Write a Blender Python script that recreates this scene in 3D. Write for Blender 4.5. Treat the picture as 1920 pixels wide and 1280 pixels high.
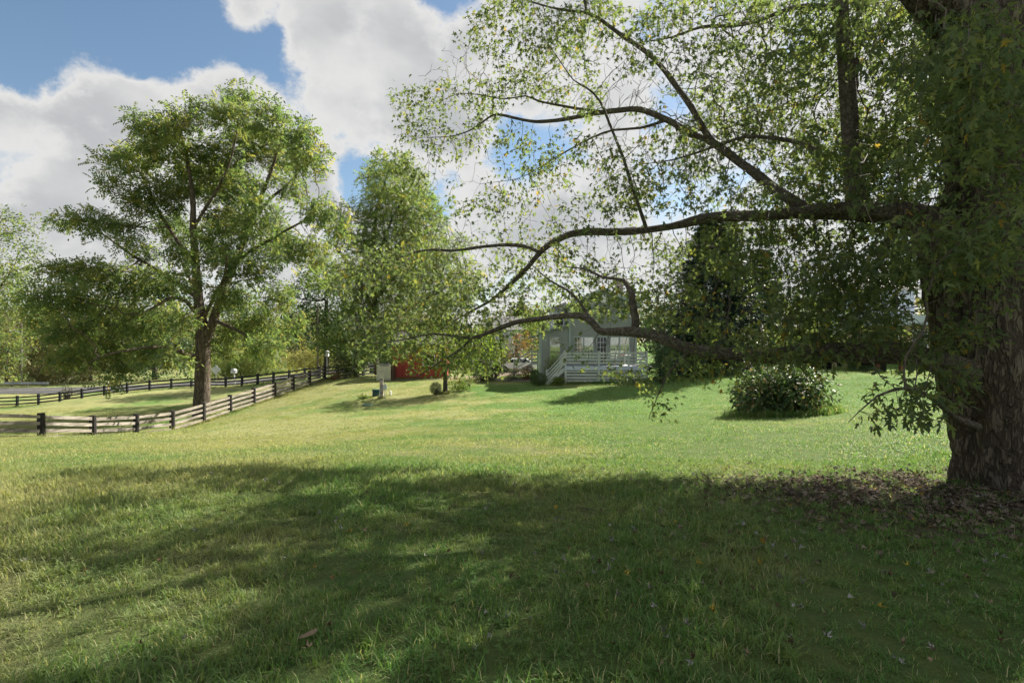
import bpy, bmesh, math, random
import numpy as np
from mathutils import Vector, Matrix

# ------------------------------------------------------------------ camera, light, exposure
scene = bpy.context.scene
for _o in list(bpy.data.objects):
    bpy.data.objects.remove(_o)
COL = scene.collection
rng = np.random.default_rng(7)
random.seed(7)
F = 1000.0                     # focal length in photo pixels (1920 wide)
CAMZ = 1.5

cam_d = bpy.data.cameras.new('camera')
cam_d.sensor_width = 36.0
cam_d.lens = 36.0 * F / 1920.0
cam_d.clip_start = 0.05
cam_d.clip_end = 3000
cam = bpy.data.objects.new('camera', cam_d)
COL.objects.link(cam)
cam.location = (0, 0, CAMZ)
cam.rotation_euler = (math.radians(90), 0, 0)
scene.camera = cam

SUN_AZ, SUN_EL = math.radians(47), math.radians(37)
SUN_DIR = Vector((math.sin(SUN_AZ) * math.cos(SUN_EL), math.cos(SUN_AZ) * math.cos(SUN_EL), math.sin(SUN_EL)))
sun_d = bpy.data.lights.new('sun', 'SUN')
sun_d.energy = 2.6
sun_d.angle = math.radians(0.53)
sun_d.color = (1.0, 0.93, 0.80)
sun = bpy.data.objects.new('sun', sun_d)
COL.objects.link(sun)
sun.rotation_euler = SUN_DIR.to_track_quat('Z', 'Y').to_euler()
sun.location = (30, 30, 40)

scene.view_settings.view_transform = 'Standard'
scene.view_settings.look = 'None'
scene.view_settings.gamma = 1
scene.view_settings.use_curve_mapping = False
scene.view_settings.exposure = 2.52
scene.render.engine = 'CYCLES'
scene.cycles.max_bounces = 7
scene.cycles.diffuse_bounces = 4
scene.cycles.glossy_bounces = 2
scene.cycles.transmission_bounces = 4
scene.cycles.use_denoising = True
scene.cycles.use_adaptive_sampling = True
scene.cycles.adaptive_threshold = 0.02


def ray(px, py):
    return Vector(((px - 960) / F, 1.0, (640 - py) / F)).normalized()


def P(px, py, Y):
    return Vector(((px - 960) / F * Y, Y, CAMZ + (640 - py) / F * Y))


# ------------------------------------------------------------------ node helpers
class NT:
    def __init__(s, tree):
        s.t = tree
        s.n = tree.nodes
        s.l = tree.links

    def node(s, typ, **kw):
        n = s.n.new(typ)
        for k, v in kw.items():
            setattr(n, k, v)
        return n

    def put(s, sock, v):
        if isinstance(v, bpy.types.NodeSocket):
            s.l.new(v, sock)
        elif isinstance(v, (tuple, list)) and len(v) == 3 and sock.type == 'RGBA':
            sock.default_value = (*v, 1)
        else:
            sock.default_value = v

    def math(s, op, a, b=0.0, c=None, clamp=False):
        n = s.node('ShaderNodeMath', operation=op)
        n.use_clamp = clamp
        s.put(n.inputs[0], a)
        s.put(n.inputs[1], b)
        if c is not None:
            s.put(n.inputs[2], c)
        return n.outputs[0]

    def mix(s, fac, a, b):
        n = s.node('ShaderNodeMix', data_type='RGBA')
        s.put(n.inputs['Factor'], fac)
        s.put(n.inputs[6], a)
        s.put(n.inputs[7], b)
        return n.outputs[2]

    def step(s, v, a, b):
        n = s.node('ShaderNodeMapRange', interpolation_type='SMOOTHSTEP')
        s.put(n.inputs['Value'], v)
        s.put(n.inputs['From Min'], a)
        s.put(n.inputs['From Max'], b)
        return n.outputs['Result']

    def noise(s, vec, scale, detail=4, rough=0.55, out='Fac'):
        n = s.node('ShaderNodeTexNoise')
        if vec is not None:
            s.put(n.inputs['Vector'], vec)
        n.inputs['Scale'].default_value = scale
        n.inputs['Detail'].default_value = detail
        n.inputs['Roughness'].default_value = rough
        return n.outputs[out]

    def vscale(s, vec, xyz):
        n = s.node('ShaderNodeMapping')
        s.put(n.inputs['Vector'], vec)
        n.inputs['Scale'].default_value = xyz
        return n.outputs[0]


# ------------------------------------------------------------------ world: clear blue sky with banks of cloud
world = bpy.data.worlds.new('World')
scene.world = world
world.use_nodes = True
w = NT(world.node_tree)
w.n.clear()
wout = w.node('ShaderNodeOutputWorld')
bg = w.node('ShaderNodeBackground')
bg.inputs['Strength'].default_value = 0.1
w.l.new(bg.outputs[0], wout.inputs[0])
sky = w.node('ShaderNodeTexSky', sky_type='NISHITA')
sky.sun_disc = False
sky.sun_elevation = SUN_EL
sky.sun_rotation = SUN_AZ
sky.air_density = 1.0
sky.dust_density = 0.4
sky.ozone_density = 1.5
tc = w.node('ShaderNodeTexCoord')
dirv = tc.outputs['Generated']
n_big = w.noise(w.vscale(dirv, (1.0, 1.0, 1.5)), 3.4, 8, 0.56)
n_fine = w.noise(w.vscale(dirv, (1.0, 1.0, 1.3)), 11.0, 9, 0.62)
fr_n = w.node('ShaderNodeVectorMath', operation='DOT_PRODUCT')
w.put(fr_n.inputs[0], dirv)
fr_n.inputs[1].default_value = ray(480, 180)
amp_big = w.math('SUBTRACT', 1.9, w.math('MULTIPLY', w.step(fr_n.outputs['Value'], math.cos(math.radians(46)), math.cos(math.radians(28))), 1.25))
cover = w.math('ADD', w.math('MULTIPLY', w.math('SUBTRACT', n_big, 0.5), amp_big), w.math('MULTIPLY', w.math('SUBTRACT', n_fine, 0.5), 1.5))
cover = w.math('ADD', cover, 0.30)


def warp(vec, scale, amp):
    a = w.node('ShaderNodeVectorMath', operation='SUBTRACT')
    w.l.new(w.noise(dirv, scale, 6, 0.6, 'Color'), a.inputs[0])
    a.inputs[1].default_value = (0.5, 0.5, 0.5)
    b = w.node('ShaderNodeVectorMath', operation='SCALE')
    w.l.new(a.outputs[0], b.inputs[0])
    b.inputs['Scale'].default_value = amp
    c = w.node('ShaderNodeVectorMath', operation='ADD')
    w.put(c.inputs[0], vec)
    w.l.new(b.outputs[0], c.inputs[1])
    n = w.node('ShaderNodeVectorMath', operation='NORMALIZE')
    w.l.new(c.outputs[0], n.inputs[0])
    return n.outputs[0]


billow = warp(warp(dirv, 5.0, 0.085), 16.0, 0.05)
BLOBS = [  # where the cloud banks and the blue gaps stand: bearing as photo column and row, radius, weight
    (-60, -70, 118, -0.45), (22, -70, 118, 0.49), (104, -70, 118, 0.53), (186, -70, 118, 0.59), (268, -70, 118, -1.00), (350, -70, 118, 0.21), (432, -70, 118, 0.29), (514, -70, 118, 0.74),
    (596, -70, 118, -0.12), (760, -70, 118, -0.08), (842, -70, 118, 0.27), (924, -70, 118, -0.10), (1006, -70, 118, 0.31), (1088, -70, 118, 0.52), (-60, 8, 118, -1.13), (22, 8, 118, -0.40),
    (104, 8, 118, -0.81), (186, 8, 118, -0.71), (268, 8, 118, -0.48), (350, 8, 118, -0.13), (432, 8, 118, -0.45), (514, 8, 118, -0.42), (596, 8, 118, -0.18), (678, 8, 118, 0.63),
    (760, 8, 118, -0.24), (842, 8, 118, 0.11), (924, 8, 118, -0.34), (1006, 8, 118, -0.28), (1088, 8, 118, -0.34), (-60, 86, 118, 0.76), (22, 86, 118, 0.32), (104, 86, 118, 0.35),
    (186, 86, 118, 0.37), (268, 86, 118, 0.21), (350, 86, 118, 0.32), (432, 86, 118, 0.22), (514, 86, 118, 0.49), (596, 86, 118, -0.74), (678, 86, 118, 0.30), (760, 86, 118, 0.08),
    (842, 86, 118, -0.85), (924, 86, 118, 0.73), (1006, 86, 118, 0.28), (1088, 86, 118, 0.06), (-60, 164, 118, -0.31), (22, 164, 118, -0.16), (104, 164, 118, 0.14), (186, 164, 118, -0.48),
    (432, 164, 118, -0.47), (514, 164, 118, 0.17), (596, 164, 118, -0.07), (678, 164, 118, 0.63), (760, 164, 118, -0.17), (842, 164, 118, 0.43), (924, 164, 118, 0.23), (1006, 164, 118, -0.24),
    (1088, 164, 118, 0.47), (-60, 242, 118, 0.18), (22, 242, 118, -0.20), (104, 242, 118, 0.32), (186, 242, 118, 0.15), (268, 242, 118, 0.18), (350, 242, 118, 0.10), (432, 242, 118, -0.11),
    (596, 242, 118, 0.27), (678, 242, 118, -0.54), (760, 242, 118, 0.23), (842, 242, 118, 0.24), (924, 242, 118, -0.12), (1006, 242, 118, -0.58), (1088, 242, 118, 0.12), (-60, 320, 118, -0.08),
    (22, 320, 118, 0.32), (104, 320, 118, -0.43), (186, 320, 118, -0.27), (268, 320, 118, 0.15), (350, 320, 118, -0.06), (432, 320, 118, 0.32), (514, 320, 118, 0.17), (596, 320, 118, -0.39),
    (678, 320, 118, 0.45), (760, 320, 118, -0.58), (842, 320, 118, 0.22), (924, 320, 118, -0.36), (-60, 398, 118, 0.41), (22, 398, 118, -0.44), (104, 398, 118, 0.24), (186, 398, 118, 0.32),
    (268, 398, 118, 0.31), (350, 398, 118, -0.33), (514, 398, 118, 0.39), (596, 398, 118, -0.28), (678, 398, 118, 0.29), (842, 398, 118, 0.09), (924, 398, 118, 0.11), (1006, 398, 118, 0.26),
    (1088, 398, 118, 0.21)]
for (bx, by, br, bw) in BLOBS:
    d = ray(bx, by)
    dn = w.node('ShaderNodeVectorMath', operation='DOT_PRODUCT')
    w.put(dn.inputs[0], billow)
    dn.inputs[1].default_value = d
    ang = math.atan(br / F) * 0.9
    s_ = w.step(dn.outputs['Value'], math.cos(ang * 1.35), math.cos(ang * 0.15))
    cover = w.math('ADD', cover, w.math('MULTIPLY', s_, bw))
mask = w.step(cover, -0.02, 0.34)
thick = w.step(cover, 0.28, 0.72)
n_sh = w.noise(w.vscale(dirv, (1, 1, 1.8)), 4.2, 5, 0.5)
grey = w.math('MULTIPLY', thick, w.step(n_sh, 0.28, 0.62))
CLOUD_HI, CLOUD_LO = (1.40, 1.385, 1.35), (0.93, 0.945, 0.96)
ccol = w.mix(grey, CLOUD_HI, CLOUD_LO)
skyc = w.node('ShaderNodeMix', data_type='RGBA', blend_type='MULTIPLY')
skyc.inputs['Factor'].default_value = 1
w.l.new(sky.outputs[0], skyc.inputs[6])
skyc.inputs[7].default_value = (0.252, 0.258, 0.245, 1)
w.l.new(w.mix(w.math('MULTIPLY', mask, 0.96), skyc.outputs[2], ccol), bg.inputs['Color'])


# ------------------------------------------------------------------ object helpers
def tag(o, label=None, cat=None, group=None, kind=None):
    if label:
        o['label'] = label
    if cat:
        o['category'] = cat
    if group:
        o['group'] = group
    if kind:
        o['kind'] = kind
    return o


def empty(name, loc, label, cat, group=None, rz=0.0):
    o = bpy.data.objects.new(name, None)
    o.empty_display_size = 0.2
    COL.objects.link(o)
    o.location = loc
    o.rotation_euler = (0, 0, rz)
    return tag(o, label, cat, group)


def link(name, me, parent=None, mat=None):
    o = bpy.data.objects.new(name, me)
    COL.objects.link(o)
    if parent is not None:
        o.parent = parent
    if mat is not None and not me.materials:
        me.materials.append(mat)
    return o


def base_of(parent):
    v = Vector((0, 0, 0))
    while parent is not None:
        v += parent.location
        parent = parent.parent
    return v


def np_mesh(name, verts, faces, attrs=None, smooth=False):
    """verts (n,3); faces: list of int arrays (m,k), one array per polygon size"""
    me = bpy.data.meshes.new(name)
    faces = [np.asarray(f, dtype=np.int32) for f in faces if len(f)]
    verts = np.asarray(verts, dtype=np.float32)
    me.vertices.add(len(verts))
    me.vertices.foreach_set('co', verts.ravel())
    nl = sum(f.size for f in faces)
    npoly = sum(len(f) for f in faces)
    me.loops.add(nl)
    me.loops.foreach_set('vertex_index', np.concatenate([f.ravel() for f in faces]))
    me.polygons.add(npoly)
    starts, tot, at = [], [], 0
    for f in faces:
        k = f.shape[1]
        starts.append(at + np.arange(len(f)) * k)
        tot.append(np.full(len(f), k))
        at += f.size
    me.polygons.foreach_set('loop_start', np.concatenate(starts).astype(np.int32))
    me.polygons.foreach_set('loop_total', np.concatenate(tot).astype(np.int32))
    if smooth:
        me.polygons.foreach_set('use_smooth', np.ones(npoly, dtype=bool))
    me.update(calc_edges=True)
    for k, v in (attrs or {}).items():
        a = me.attributes.new(k, 'FLOAT', 'POINT')
        a.data.foreach_set('value', np.asarray(v, dtype=np.float32))
    return me


class MB:
    """collects boxes, bars, prisms and lathes; build() links them as ONE mesh object"""
    def __init__(s):
        s.v = []
        s.f = []

    def add(s, vs, fs):
        b = len(s.v)
        s.v += [tuple(v) for v in vs]
        s.f += [tuple(b + i for i in f) for f in fs]
        return s

    def box(s, x0, x1, y0, y1, z0, z1):
        vs = [(x, y, z) for z in (z0, z1) for y in (y0, y1) for x in (x0, x1)]
        return s.add(vs, [(0, 2, 3, 1), (4, 5, 7, 6), (0, 1, 5, 4), (2, 6, 7, 3), (0, 4, 6, 2), (1, 3, 7, 5)])

    def bar(s, a, b, wdt, hgt, up=(0, 0, 1)):
        a, b = Vector(a), Vector(b)
        d = (b - a).normalized()
        sd = d.cross(Vector(up)).normalized()
        u = sd.cross(d).normalized()
        vs = []
        for p in (a, b):
            for (i, j) in ((-1, -1), (1, -1), (1, 1), (-1, 1)):
                vs.append(p + sd * (i * wdt / 2) + u * (j * hgt / 2))
        return s.add(vs, [(3, 2, 1, 0), (4, 5, 6, 7), (0, 1, 5, 4), (1, 2, 6, 5), (2, 3, 7, 6), (3, 0, 4, 7)])

    def prism(s, poly, axis, a, b):
        """poly: list of 2D points; axis 'x','y','z' extrusion from a to b"""
        def mk(p, t):
            return {'x': (t, p[0], p[1]), 'y': (p[0], t, p[1]), 'z': (p[0], p[1], t)}[axis]
        n = len(poly)
        vs = [mk(p, a) for p in poly] + [mk(p, b) for p in poly]
        fs = [tuple(range(n - 1, -1, -1)), tuple(range(n, 2 * n))] + [(i, (i + 1) % n, n + (i + 1) % n, n + i) for i in range(n)]
        return s.add(vs, fs)

    def cyl(s, a, b, r0, r1=None, n=10):
        a, b = Vector(a), Vector(b)
        r1 = r0 if r1 is None else r1
        d = (b - a).normalized()
        ref = Vector((1, 0, 0)) if abs(d.x) < 0.8 else Vector((0, 1, 0))
        u = d.cross(ref).normalized()
        v = d.cross(u)
        vs = [p + (u * math.cos(t) + v * math.sin(t)) * r for p, r in ((a, r0), (b, r1)) for t in [2 * math.pi * i / n for i in range(n)]]
        return s.add(vs, [tuple(range(n - 1, -1, -1)), tuple(range(n, 2 * n))] + [(i, (i + 1) % n, n + (i + 1) % n, n + i) for i in range(n)])

    def lathe(s, c, prof, n=14):
        c = Vector(c)
        vs = [c + Vector((r * math.cos(2 * math.pi * i / n), r * math.sin(2 * math.pi * i / n), z)) for r, z in prof for i in range(n)]
        fs = [(k * n + i, k * n + (i + 1) % n, (k + 1) * n + (i + 1) % n, (k + 1) * n + i) for k in range(len(prof) - 1) for i in range(n)]
        fs += [tuple(range(n - 1, -1, -1)), tuple(range((len(prof) - 1) * n, len(prof) * n))]
        return s.add(vs, fs)

    def mesh(s, name, off=Vector((0, 0, 0)), smooth=False, bevel=0):
        me = bpy.data.meshes.new(name)
        me.from_pydata([tuple(Vector(v) - off) for v in s.v], [], s.f)
        bm = bmesh.new()
        bm.from_mesh(me)
        bmesh.ops.recalc_face_normals(bm, faces=bm.faces)
        if bevel:
            bmesh.ops.bevel(bm, geom=list(bm.edges), offset=bevel, segments=1, affect='EDGES', clamp_overlap=True)
        bm.to_mesh(me)
        bm.free()
        if smooth:
            for p in me.polygons:
                p.use_smooth = True
        me.update()
        return me

    def build(s, name, mat, parent=None, smooth=False, bevel=0):
        return link(name, s.mesh(name, base_of(parent), smooth, bevel), parent, mat)


# ------------------------------------------------------------------ materials
def new_mat(name):
    m = bpy.data.materials.new(name)
    m.use_nodes = True
    t = NT(m.node_tree)
    t.n.clear()
    out = t.node('ShaderNodeOutputMaterial')
    return m, t, out


def simple(name, col, rough=0.7, var=0.15, scale=3.0, bump=0.0, bscale=30.0, metal=0.0, stretch=(1, 1, 1), spec=0.3, col2=None):
    m, t, out = new_mat(name)
    b = t.node('ShaderNodeBsdfPrincipled')
    geo = t.node('ShaderNodeNewGeometry')
    vec = t.vscale(geo.outputs['Position'], stretch)
    n1 = t.noise(vec, scale, 5, 0.6)
    c2 = col2 if col2 else tuple(c * (1 - 2.2 * var) for c in col)
    c1 = col if col2 else tuple(min(1, c * (1 + 0.8 * var)) for c in col)
    t.l.new(t.mix(t.step(n1, 0.3, 0.7), c1, c2), b.inputs['Base Color'])
    b.inputs['Roughness'].default_value = rough
    b.inputs['Metallic'].default_value = metal
    b.inputs['Specular IOR Level'].default_value = spec
    if bump:
        bn = t.node('ShaderNodeBump')
        bn.inputs['Strength'].default_value = bump
        bn.inputs['Distance'].default_value = 0.02
        t.l.new(t.noise(vec, bscale, 6, 0.65), bn.inputs['Height'])
        t.l.new(bn.outputs[0], b.inputs['Normal'])
    t.l.new(b.outputs[0], out.inputs[0])
    return m


def leaf_mat(name, stops, trans=0.45, clump=0.35, cscale=0.6, spec=0.35, rough=0.5, tint=(1.62, 1.68, 0.95)):
    """leaf colour ramp over a per-leaf random value pushed by a slow noise in the crown"""
    m, t, out = new_mat(name)
    at = t.node('ShaderNodeAttribute', attribute_name='rnd')
    geo = t.node('ShaderNodeNewGeometry')
    n1 = t.noise(geo.outputs['Position'], cscale, 2, 0.5)
    v = t.math('ADD', at.outputs['Fac'], t.math('MULTIPLY', t.math('SUBTRACT', n1, 0.5), clump * 2), clamp=True)
    r = t.node('ShaderNodeValToRGB')
    while len(r.color_ramp.elements) < len(stops):
        r.color_ramp.elements.new(0.5)
    for e, (p_, c) in zip(r.color_ramp.elements, stops):
        e.position = p_
        e.color = (*c, 1)
    t.l.new(v, r.inputs[0])
    pb = t.node('ShaderNodeBsdfPrincipled')
    t.l.new(r.outputs[0], pb.inputs['Base Color'])
    pb.inputs['Roughness'].default_value = rough
    pb.inputs['Specular IOR Level'].default_value = spec
    tr = t.node('ShaderNodeBsdfTranslucent')
    mu = t.node('ShaderNodeMix', data_type='RGBA', blend_type='MULTIPLY')
    mu.inputs['Factor'].default_value = 1
    t.l.new(r.outputs[0], mu.inputs[6])
    mu.inputs[7].default_value = (*tint, 1)
    t.l.new(mu.outputs[2], tr.inputs['Color'])
    ms = t.node('ShaderNodeMixShader')
    ms.inputs[0].default_value = trans
    t.l.new(pb.outputs[0], ms.inputs[1])
    t.l.new(tr.outputs[0], ms.inputs[2])
    t.l.new(ms.outputs[0], out.inputs[0])
    return m


def bark_mat(name, c1, c2, scale=6.0, zs=0.22, bump=0.9, dist=0.04):
    m, t, out = new_mat(name)
    b = t.node('ShaderNodeBsdfPrincipled')
    geo = t.node('ShaderNodeNewGeometry')
    vec = t.vscale(geo.outputs['Position'], (1, 1, zs))
    def furrow(sc_, wd_):
        f_ = t.math('ABSOLUTE', t.math('SUBTRACT', t.noise(vec, sc_, 3, 0.55), 0.5))
        return t.step(f_, 0.0, wd_)
    crack = t.math('MULTIPLY', furrow(scale, 0.075), t.math('ADD', 0.35, t.math('MULTIPLY', furrow(scale * 2.3, 0.06), 0.65)))
    n2 = t.noise(vec, scale * 3, 6, 0.65)
    n3 = t.noise(geo.outputs['Position'], 1.4, 3, 0.5)
    col = t.mix(t.step(n2, 0.3, 0.72), c2, c1)
    col = t.mix(t.math('MULTIPLY', t.step(n3, 0.5, 0.75), 0.35), col, (0.10, 0.11, 0.07))
    col = t.mix(crack, tuple(c * 0.55 for c in c2), col)
    t.l.new(col, b.inputs['Base Color'])
    b.inputs['Roughness'].default_value = 0.9
    b.inputs['Specular IOR Level'].default_value = 0.15
    bn = t.node('ShaderNodeBump')
    bn.inputs['Strength'].default_value = bump
    bn.inputs['Distance'].default_value = dist
    h = t.math('ADD', t.math('MULTIPLY', crack, 0.8), t.math('MULTIPLY', n2, 0.5))
    t.l.new(h, bn.inputs['Height'])
    t.l.new(bn.outputs[0], b.inputs['Normal'])
    t.l.new(b.outputs[0], out.inputs[0])
    return m


M = {}
M['bark_maple'] = bark_mat('maple bark', (0.200, 0.168, 0.132), (0.115, 0.093, 0.072), 9.5, 0.21, 1.0, 0.06)
M['bark_limb'] = bark_mat('maple limb bark', (0.19, 0.17, 0.135), (0.10, 0.085, 0.066), 16.0, 1.0, 0.7, 0.015)
M['bark_walnut'] = bark_mat('walnut bark', (0.20, 0.165, 0.125), (0.11, 0.088, 0.066), 5.5, 0.2, 0.9, 0.05)
M['bark_grey'] = bark_mat('grey bark', (0.13, 0.115, 0.095), (0.07, 0.06, 0.05), 6.0, 0.3, 0.6, 0.03)
M['twig'] = simple('twig bark', (0.105, 0.088, 0.068), 0.85, 0.2, 20)
M['maple_leaf'] = leaf_mat('silver maple leaf', [(0.0, (0.068, 0.100, 0.056)), (0.45, (0.104, 0.138, 0.068)), (0.88, (0.142, 0.172, 0.078)), (0.985, (0.17, 0.175, 0.055)), (1.0, (0.26, 0.18, 0.05))], 0.5, 0.16, 0.55, tint=(1.65, 1.70, 0.85), spec=0.12, rough=0.6)
M['walnut_leaf'] = leaf_mat('walnut leaf', [(0.0, (0.076, 0.120, 0.050)), (0.45, (0.120, 0.168, 0.066)), (0.8, (0.165, 0.200, 0.076)), (1.0, (0.24, 0.22, 0.075))], 0.52, 0.35, 0.16, spec=0.2, rough=0.6)
M['yellow_leaf'] = leaf_mat('yellowing leaf', [(0.0, (0.080, 0.128, 0.050)), (0.5, (0.125, 0.172, 0.060)), (0.9, (0.175, 0.195, 0.062)), (1.0, (0.25, 0.22, 0.06))], 0.52, 0.35, 0.2)
M['dark_leaf'] = leaf_mat('dark green leaf', [(0.0, (0.022, 0.050, 0.022)), (0.6, (0.045, 0.085, 0.032)), (1.0, (0.085, 0.125, 0.035))], 0.35, 0.3, 0.25)
M['conifer_leaf'] = leaf_mat('conifer needle', [(0.0, (0.016, 0.036, 0.026)), (0.6, (0.028, 0.055, 0.036)), (1.0, (0.05, 0.08, 0.04))], 0.15, 0.3, 0.4, tint=(1, 1, 0.8))
M['olive_leaf'] = leaf_mat('olive scrub leaf', [(0.0, (0.07, 0.085, 0.038)), (0.5, (0.13, 0.13, 0.055)), (1.0, (0.22, 0.18, 0.09))], 0.4, 0.35, 0.25)
M['gold_leaf'] = leaf_mat('gold autumn leaf', [(0.0, (0.11, 0.13, 0.05)), (0.5, (0.20, 0.195, 0.075)), (1.0, (0.33, 0.28, 0.10))], 0.45, 0.35, 0.3)
M['russet_leaf'] = leaf_mat('russet leaf', [(0.0, (0.07, 0.06, 0.035)), (0.5, (0.16, 0.085, 0.05)), (1.0, (0.24, 0.12, 0.06))], 0.4, 0.4, 0.5)
M['shrub_leaf'] = leaf_mat('glossy shrub leaf', [(0.0, (0.030, 0.058, 0.026)), (0.5, (0.055, 0.095, 0.036)), (0.85, (0.10, 0.13, 0.045)), (1.0, (0.20, 0.14, 0.07))], 0.3, 0.3, 1.2, spec=0.22, rough=0.5)
M['box_leaf'] = leaf_mat('boxwood leaf', [(0.0, (0.030, 0.062, 0.018)), (0.6, (0.060, 0.105, 0.028)), (1.0, (0.11, 0.15, 0.04))], 0.3, 0.25, 2.0)
M['yew_leaf'] = leaf_mat('yew leaf', [(0.0, (0.014, 0.028, 0.014)), (0.6, (0.026, 0.045, 0.02)), (1.0, (0.05, 0.07, 0.03))], 0.15, 0.25, 2.0)
M['lime_leaf'] = leaf_mat('lime green leaf', [(0.0, (0.055, 0.10, 0.020)), (0.5, (0.10, 0.155, 0.028)), (1.0, (0.17, 0.20, 0.035))], 0.5, 0.3, 0.5)
M['grey_leaf'] = leaf_mat('grey green leaf', [(0.0, (0.06, 0.08, 0.055)), (0.6, (0.11, 0.135, 0.09)), (1.0, (0.17, 0.18, 0.12))], 0.3, 0.3, 1.5)
# ------------------------------------------------------------------ terrain
FENCE_N = 12                       # near fence posts, index -1 .. 11


def fence_xy(i):
    return (-21.0 + 0.417 * i, 23.8 + 2.40 * i)


def pz(px, py, Y):
    p = P(px, py, Y)
    return (p.x, p.y, p.z)


CTRL = [pz(*a) for a in [
    # lawn between the camera and the house
    (960, 890, 6.0), (960, 858, 8.2), (960, 832, 11), (960, 804, 16), (960, 785, 20), (960, 766, 25), (960, 745, 31), (960, 722, 37), (1000, 712, 42),
    (500, 890, 6.2), (500, 832, 16), (500, 806, 22), (560, 772, 29), (300, 850, 11), (300, 828, 18), (75, 823, 17), (75, 905, 6), (30, 850, 11),
    (700, 800, 20), (716, 746, 33), (835, 738, 34), (690, 760, 31), (660, 716, 43), (735, 712, 45), (850, 709, 46), (620, 745, 36),
    (1300, 890, 6.2), (1300, 830, 11), (1200, 790, 18), (1300, 742, 27), (1300, 706, 38), (1150, 717, 37), (1240, 712, 38),
    (1465, 782, 16.5), (1600, 824, 10), (1700, 764, 18), (1650, 703, 30), (1569, 692, 30), (1760, 880, 7), (1500, 850, 9), (1900, 760, 20), (1900, 700, 34),
    # paddock between the fences
    (300, 772, 44), (150, 775, 44), (300, 748, 54), (100, 756, 52), (180, 744, 55), (0, 772, 50), (450, 735, 56), (500, 728, 56),
    # along the far fence and the road behind it
    (20, 763, 62), (99, 757, 62), (200, 742, 62.5), (310, 730, 64), (349, 727, 64), (427, 727, 62), (506, 718, 60), (581, 710, 57),
    (0, 741, 70), (0, 727, 82), (-200, 741, 72), (-200, 727, 86), (200, 735, 70), (200, 724, 81), (450, 721, 67), (450, 713, 76), (600, 700, 68), (600, 696, 78), (100, 722, 88)]]
for i, by in zip(range(-1, 11), [827, 826.8, 826.7, 820, 811, 792.4, 775.4, 760, 746.6, 734, 722.3, 713]):
    x, y = fence_xy(i)
    z = CAMZ - (by - 640) / 1000 * y
    if i == -1:
        z = -2.55
    CTRL.append((x, y, z))
CTRL += [(0, 0, 0), (-3, 2, 0), (3, 2, 0), (0, 4, 0), (5.5, 5.7, 0), (8, 4, 0.05), (-6, 0, 0), (7, 0, 0.05), (0, -10, 0), (-12, -8, 0), (12, -8, 0.2), (-25, 10, -0.9), (-25, 0, -0.3),
         (20, 10, 0.3), (25, 25, 0.3), (5, 41, -1.35), (9, 41, -1.25), (3, 44, -1.4), (-2, 50, -1.7), (0, 62, -1.9), (10, 60, -1.2), (30, 45, 0.2), (34, 60, 0.3),
         (-8, 58, -2.2), (-14, 75, -2.6), (0, 85, -2.4), (25, 85, -1.0), (-100, 30, -6), (-95, 60, -6.4), (-60, 30, -5.0), (-45, 20, -3.2), (-60, 110, -5.2), (-110, 110, -5.8), (-20, 110, -3.6), (40, 110, -1.5)]
CTRL = np.array(CTRL)
_C = CTRL[:, :2]


def _U(r2):
    return 0.5 * r2 * np.log(np.maximum(r2, 1e-9))


def _solve():
    n = len(_C)
    d2 = ((_C[:, None] - _C[None]) ** 2).sum(-1)
    K = _U(d2) + np.eye(n) * 2.0
    A = np.zeros((n + 3, n + 3))
    A[:n, :n] = K
    A[:n, n] = 1
    A[:n, n + 1:] = _C
    A[n:, :n] = A[:n, n:].T
    return np.linalg.solve(A, np.concatenate([CTRL[:, 2], np.zeros(3)]))


_W = _solve()


def hz(x, y):
    x = np.asarray(x, dtype=float)
    y = np.asarray(y, dtype=float)
    sh = x.shape
    q = np.stack([x.ravel(), y.ravel()], 1)
    out = np.empty(len(q))
    for a in range(0, len(q), 8000):
        b = q[a:a + 8000]
        out[a:a + 8000] = _U(((b[:, None] - _C[None]) ** 2).sum(-1)) @ _W[:-3] + _W[-3] + b @ _W[-2:]
    ex = np.maximum(np.maximum(q[:, 1] - 100, -30 - q[:, 1]), np.maximum(-100 - q[:, 0], q[:, 0] - 45))
    t = np.clip(ex / 40, 0, 1)
    t = t * t * (3 - 2 * t)
    far = np.where(q[:, 0] < 0, -4.0, -1.5)
    out = np.clip(out, -9, 3) * (1 - t) + far * t
    out += 0.018 * np.sin(q[:, 0] * 2.1 + 1.3 * np.sin(q[:, 1] * 0.9)) * np.cos(q[:, 1] * 1.7 + np.sin(q[:, 0] * 0.7))
    return out.reshape(sh)


def gz(x, y):
    return float(hz(np.array([x]), np.array([y]))[0])


def on(px, py_or_none, Y):
    """ground point on the vertical plane at depth Y under photo column px"""
    x = (px - 960) / F * Y
    return Vector((x, Y, gz(x, Y)))


def _axis(a, b, s, far_a, far_b):
    core = np.arange(a, b + 1e-6, s)
    up, dn = [], []
    st, v = s, b
    while v < far_b:
        st *= 1.25
        v += st
        up.append(v)
    st, v = s, a
    while v > far_a:
        st *= 1.25
        v -= st
        dn.append(v)
    return np.array(dn[::-1] + list(core) + up)


gx = _axis(-75, 45, 0.9, -900, 900)
gy = _axis(-12, 95, 0.9, -200, 1800)
GX, GY = np.meshgrid(gx, gy)
GZ = hz(GX, GY)
nx, ny = len(gx), len(gy)
idx = np.arange(nx * ny).reshape(ny, nx)
quads = np.stack([idx[:-1, :-1], idx[:-1, 1:], idx[1:, 1:], idx[1:, :-1]], -1).reshape(-1, 4)


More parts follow.
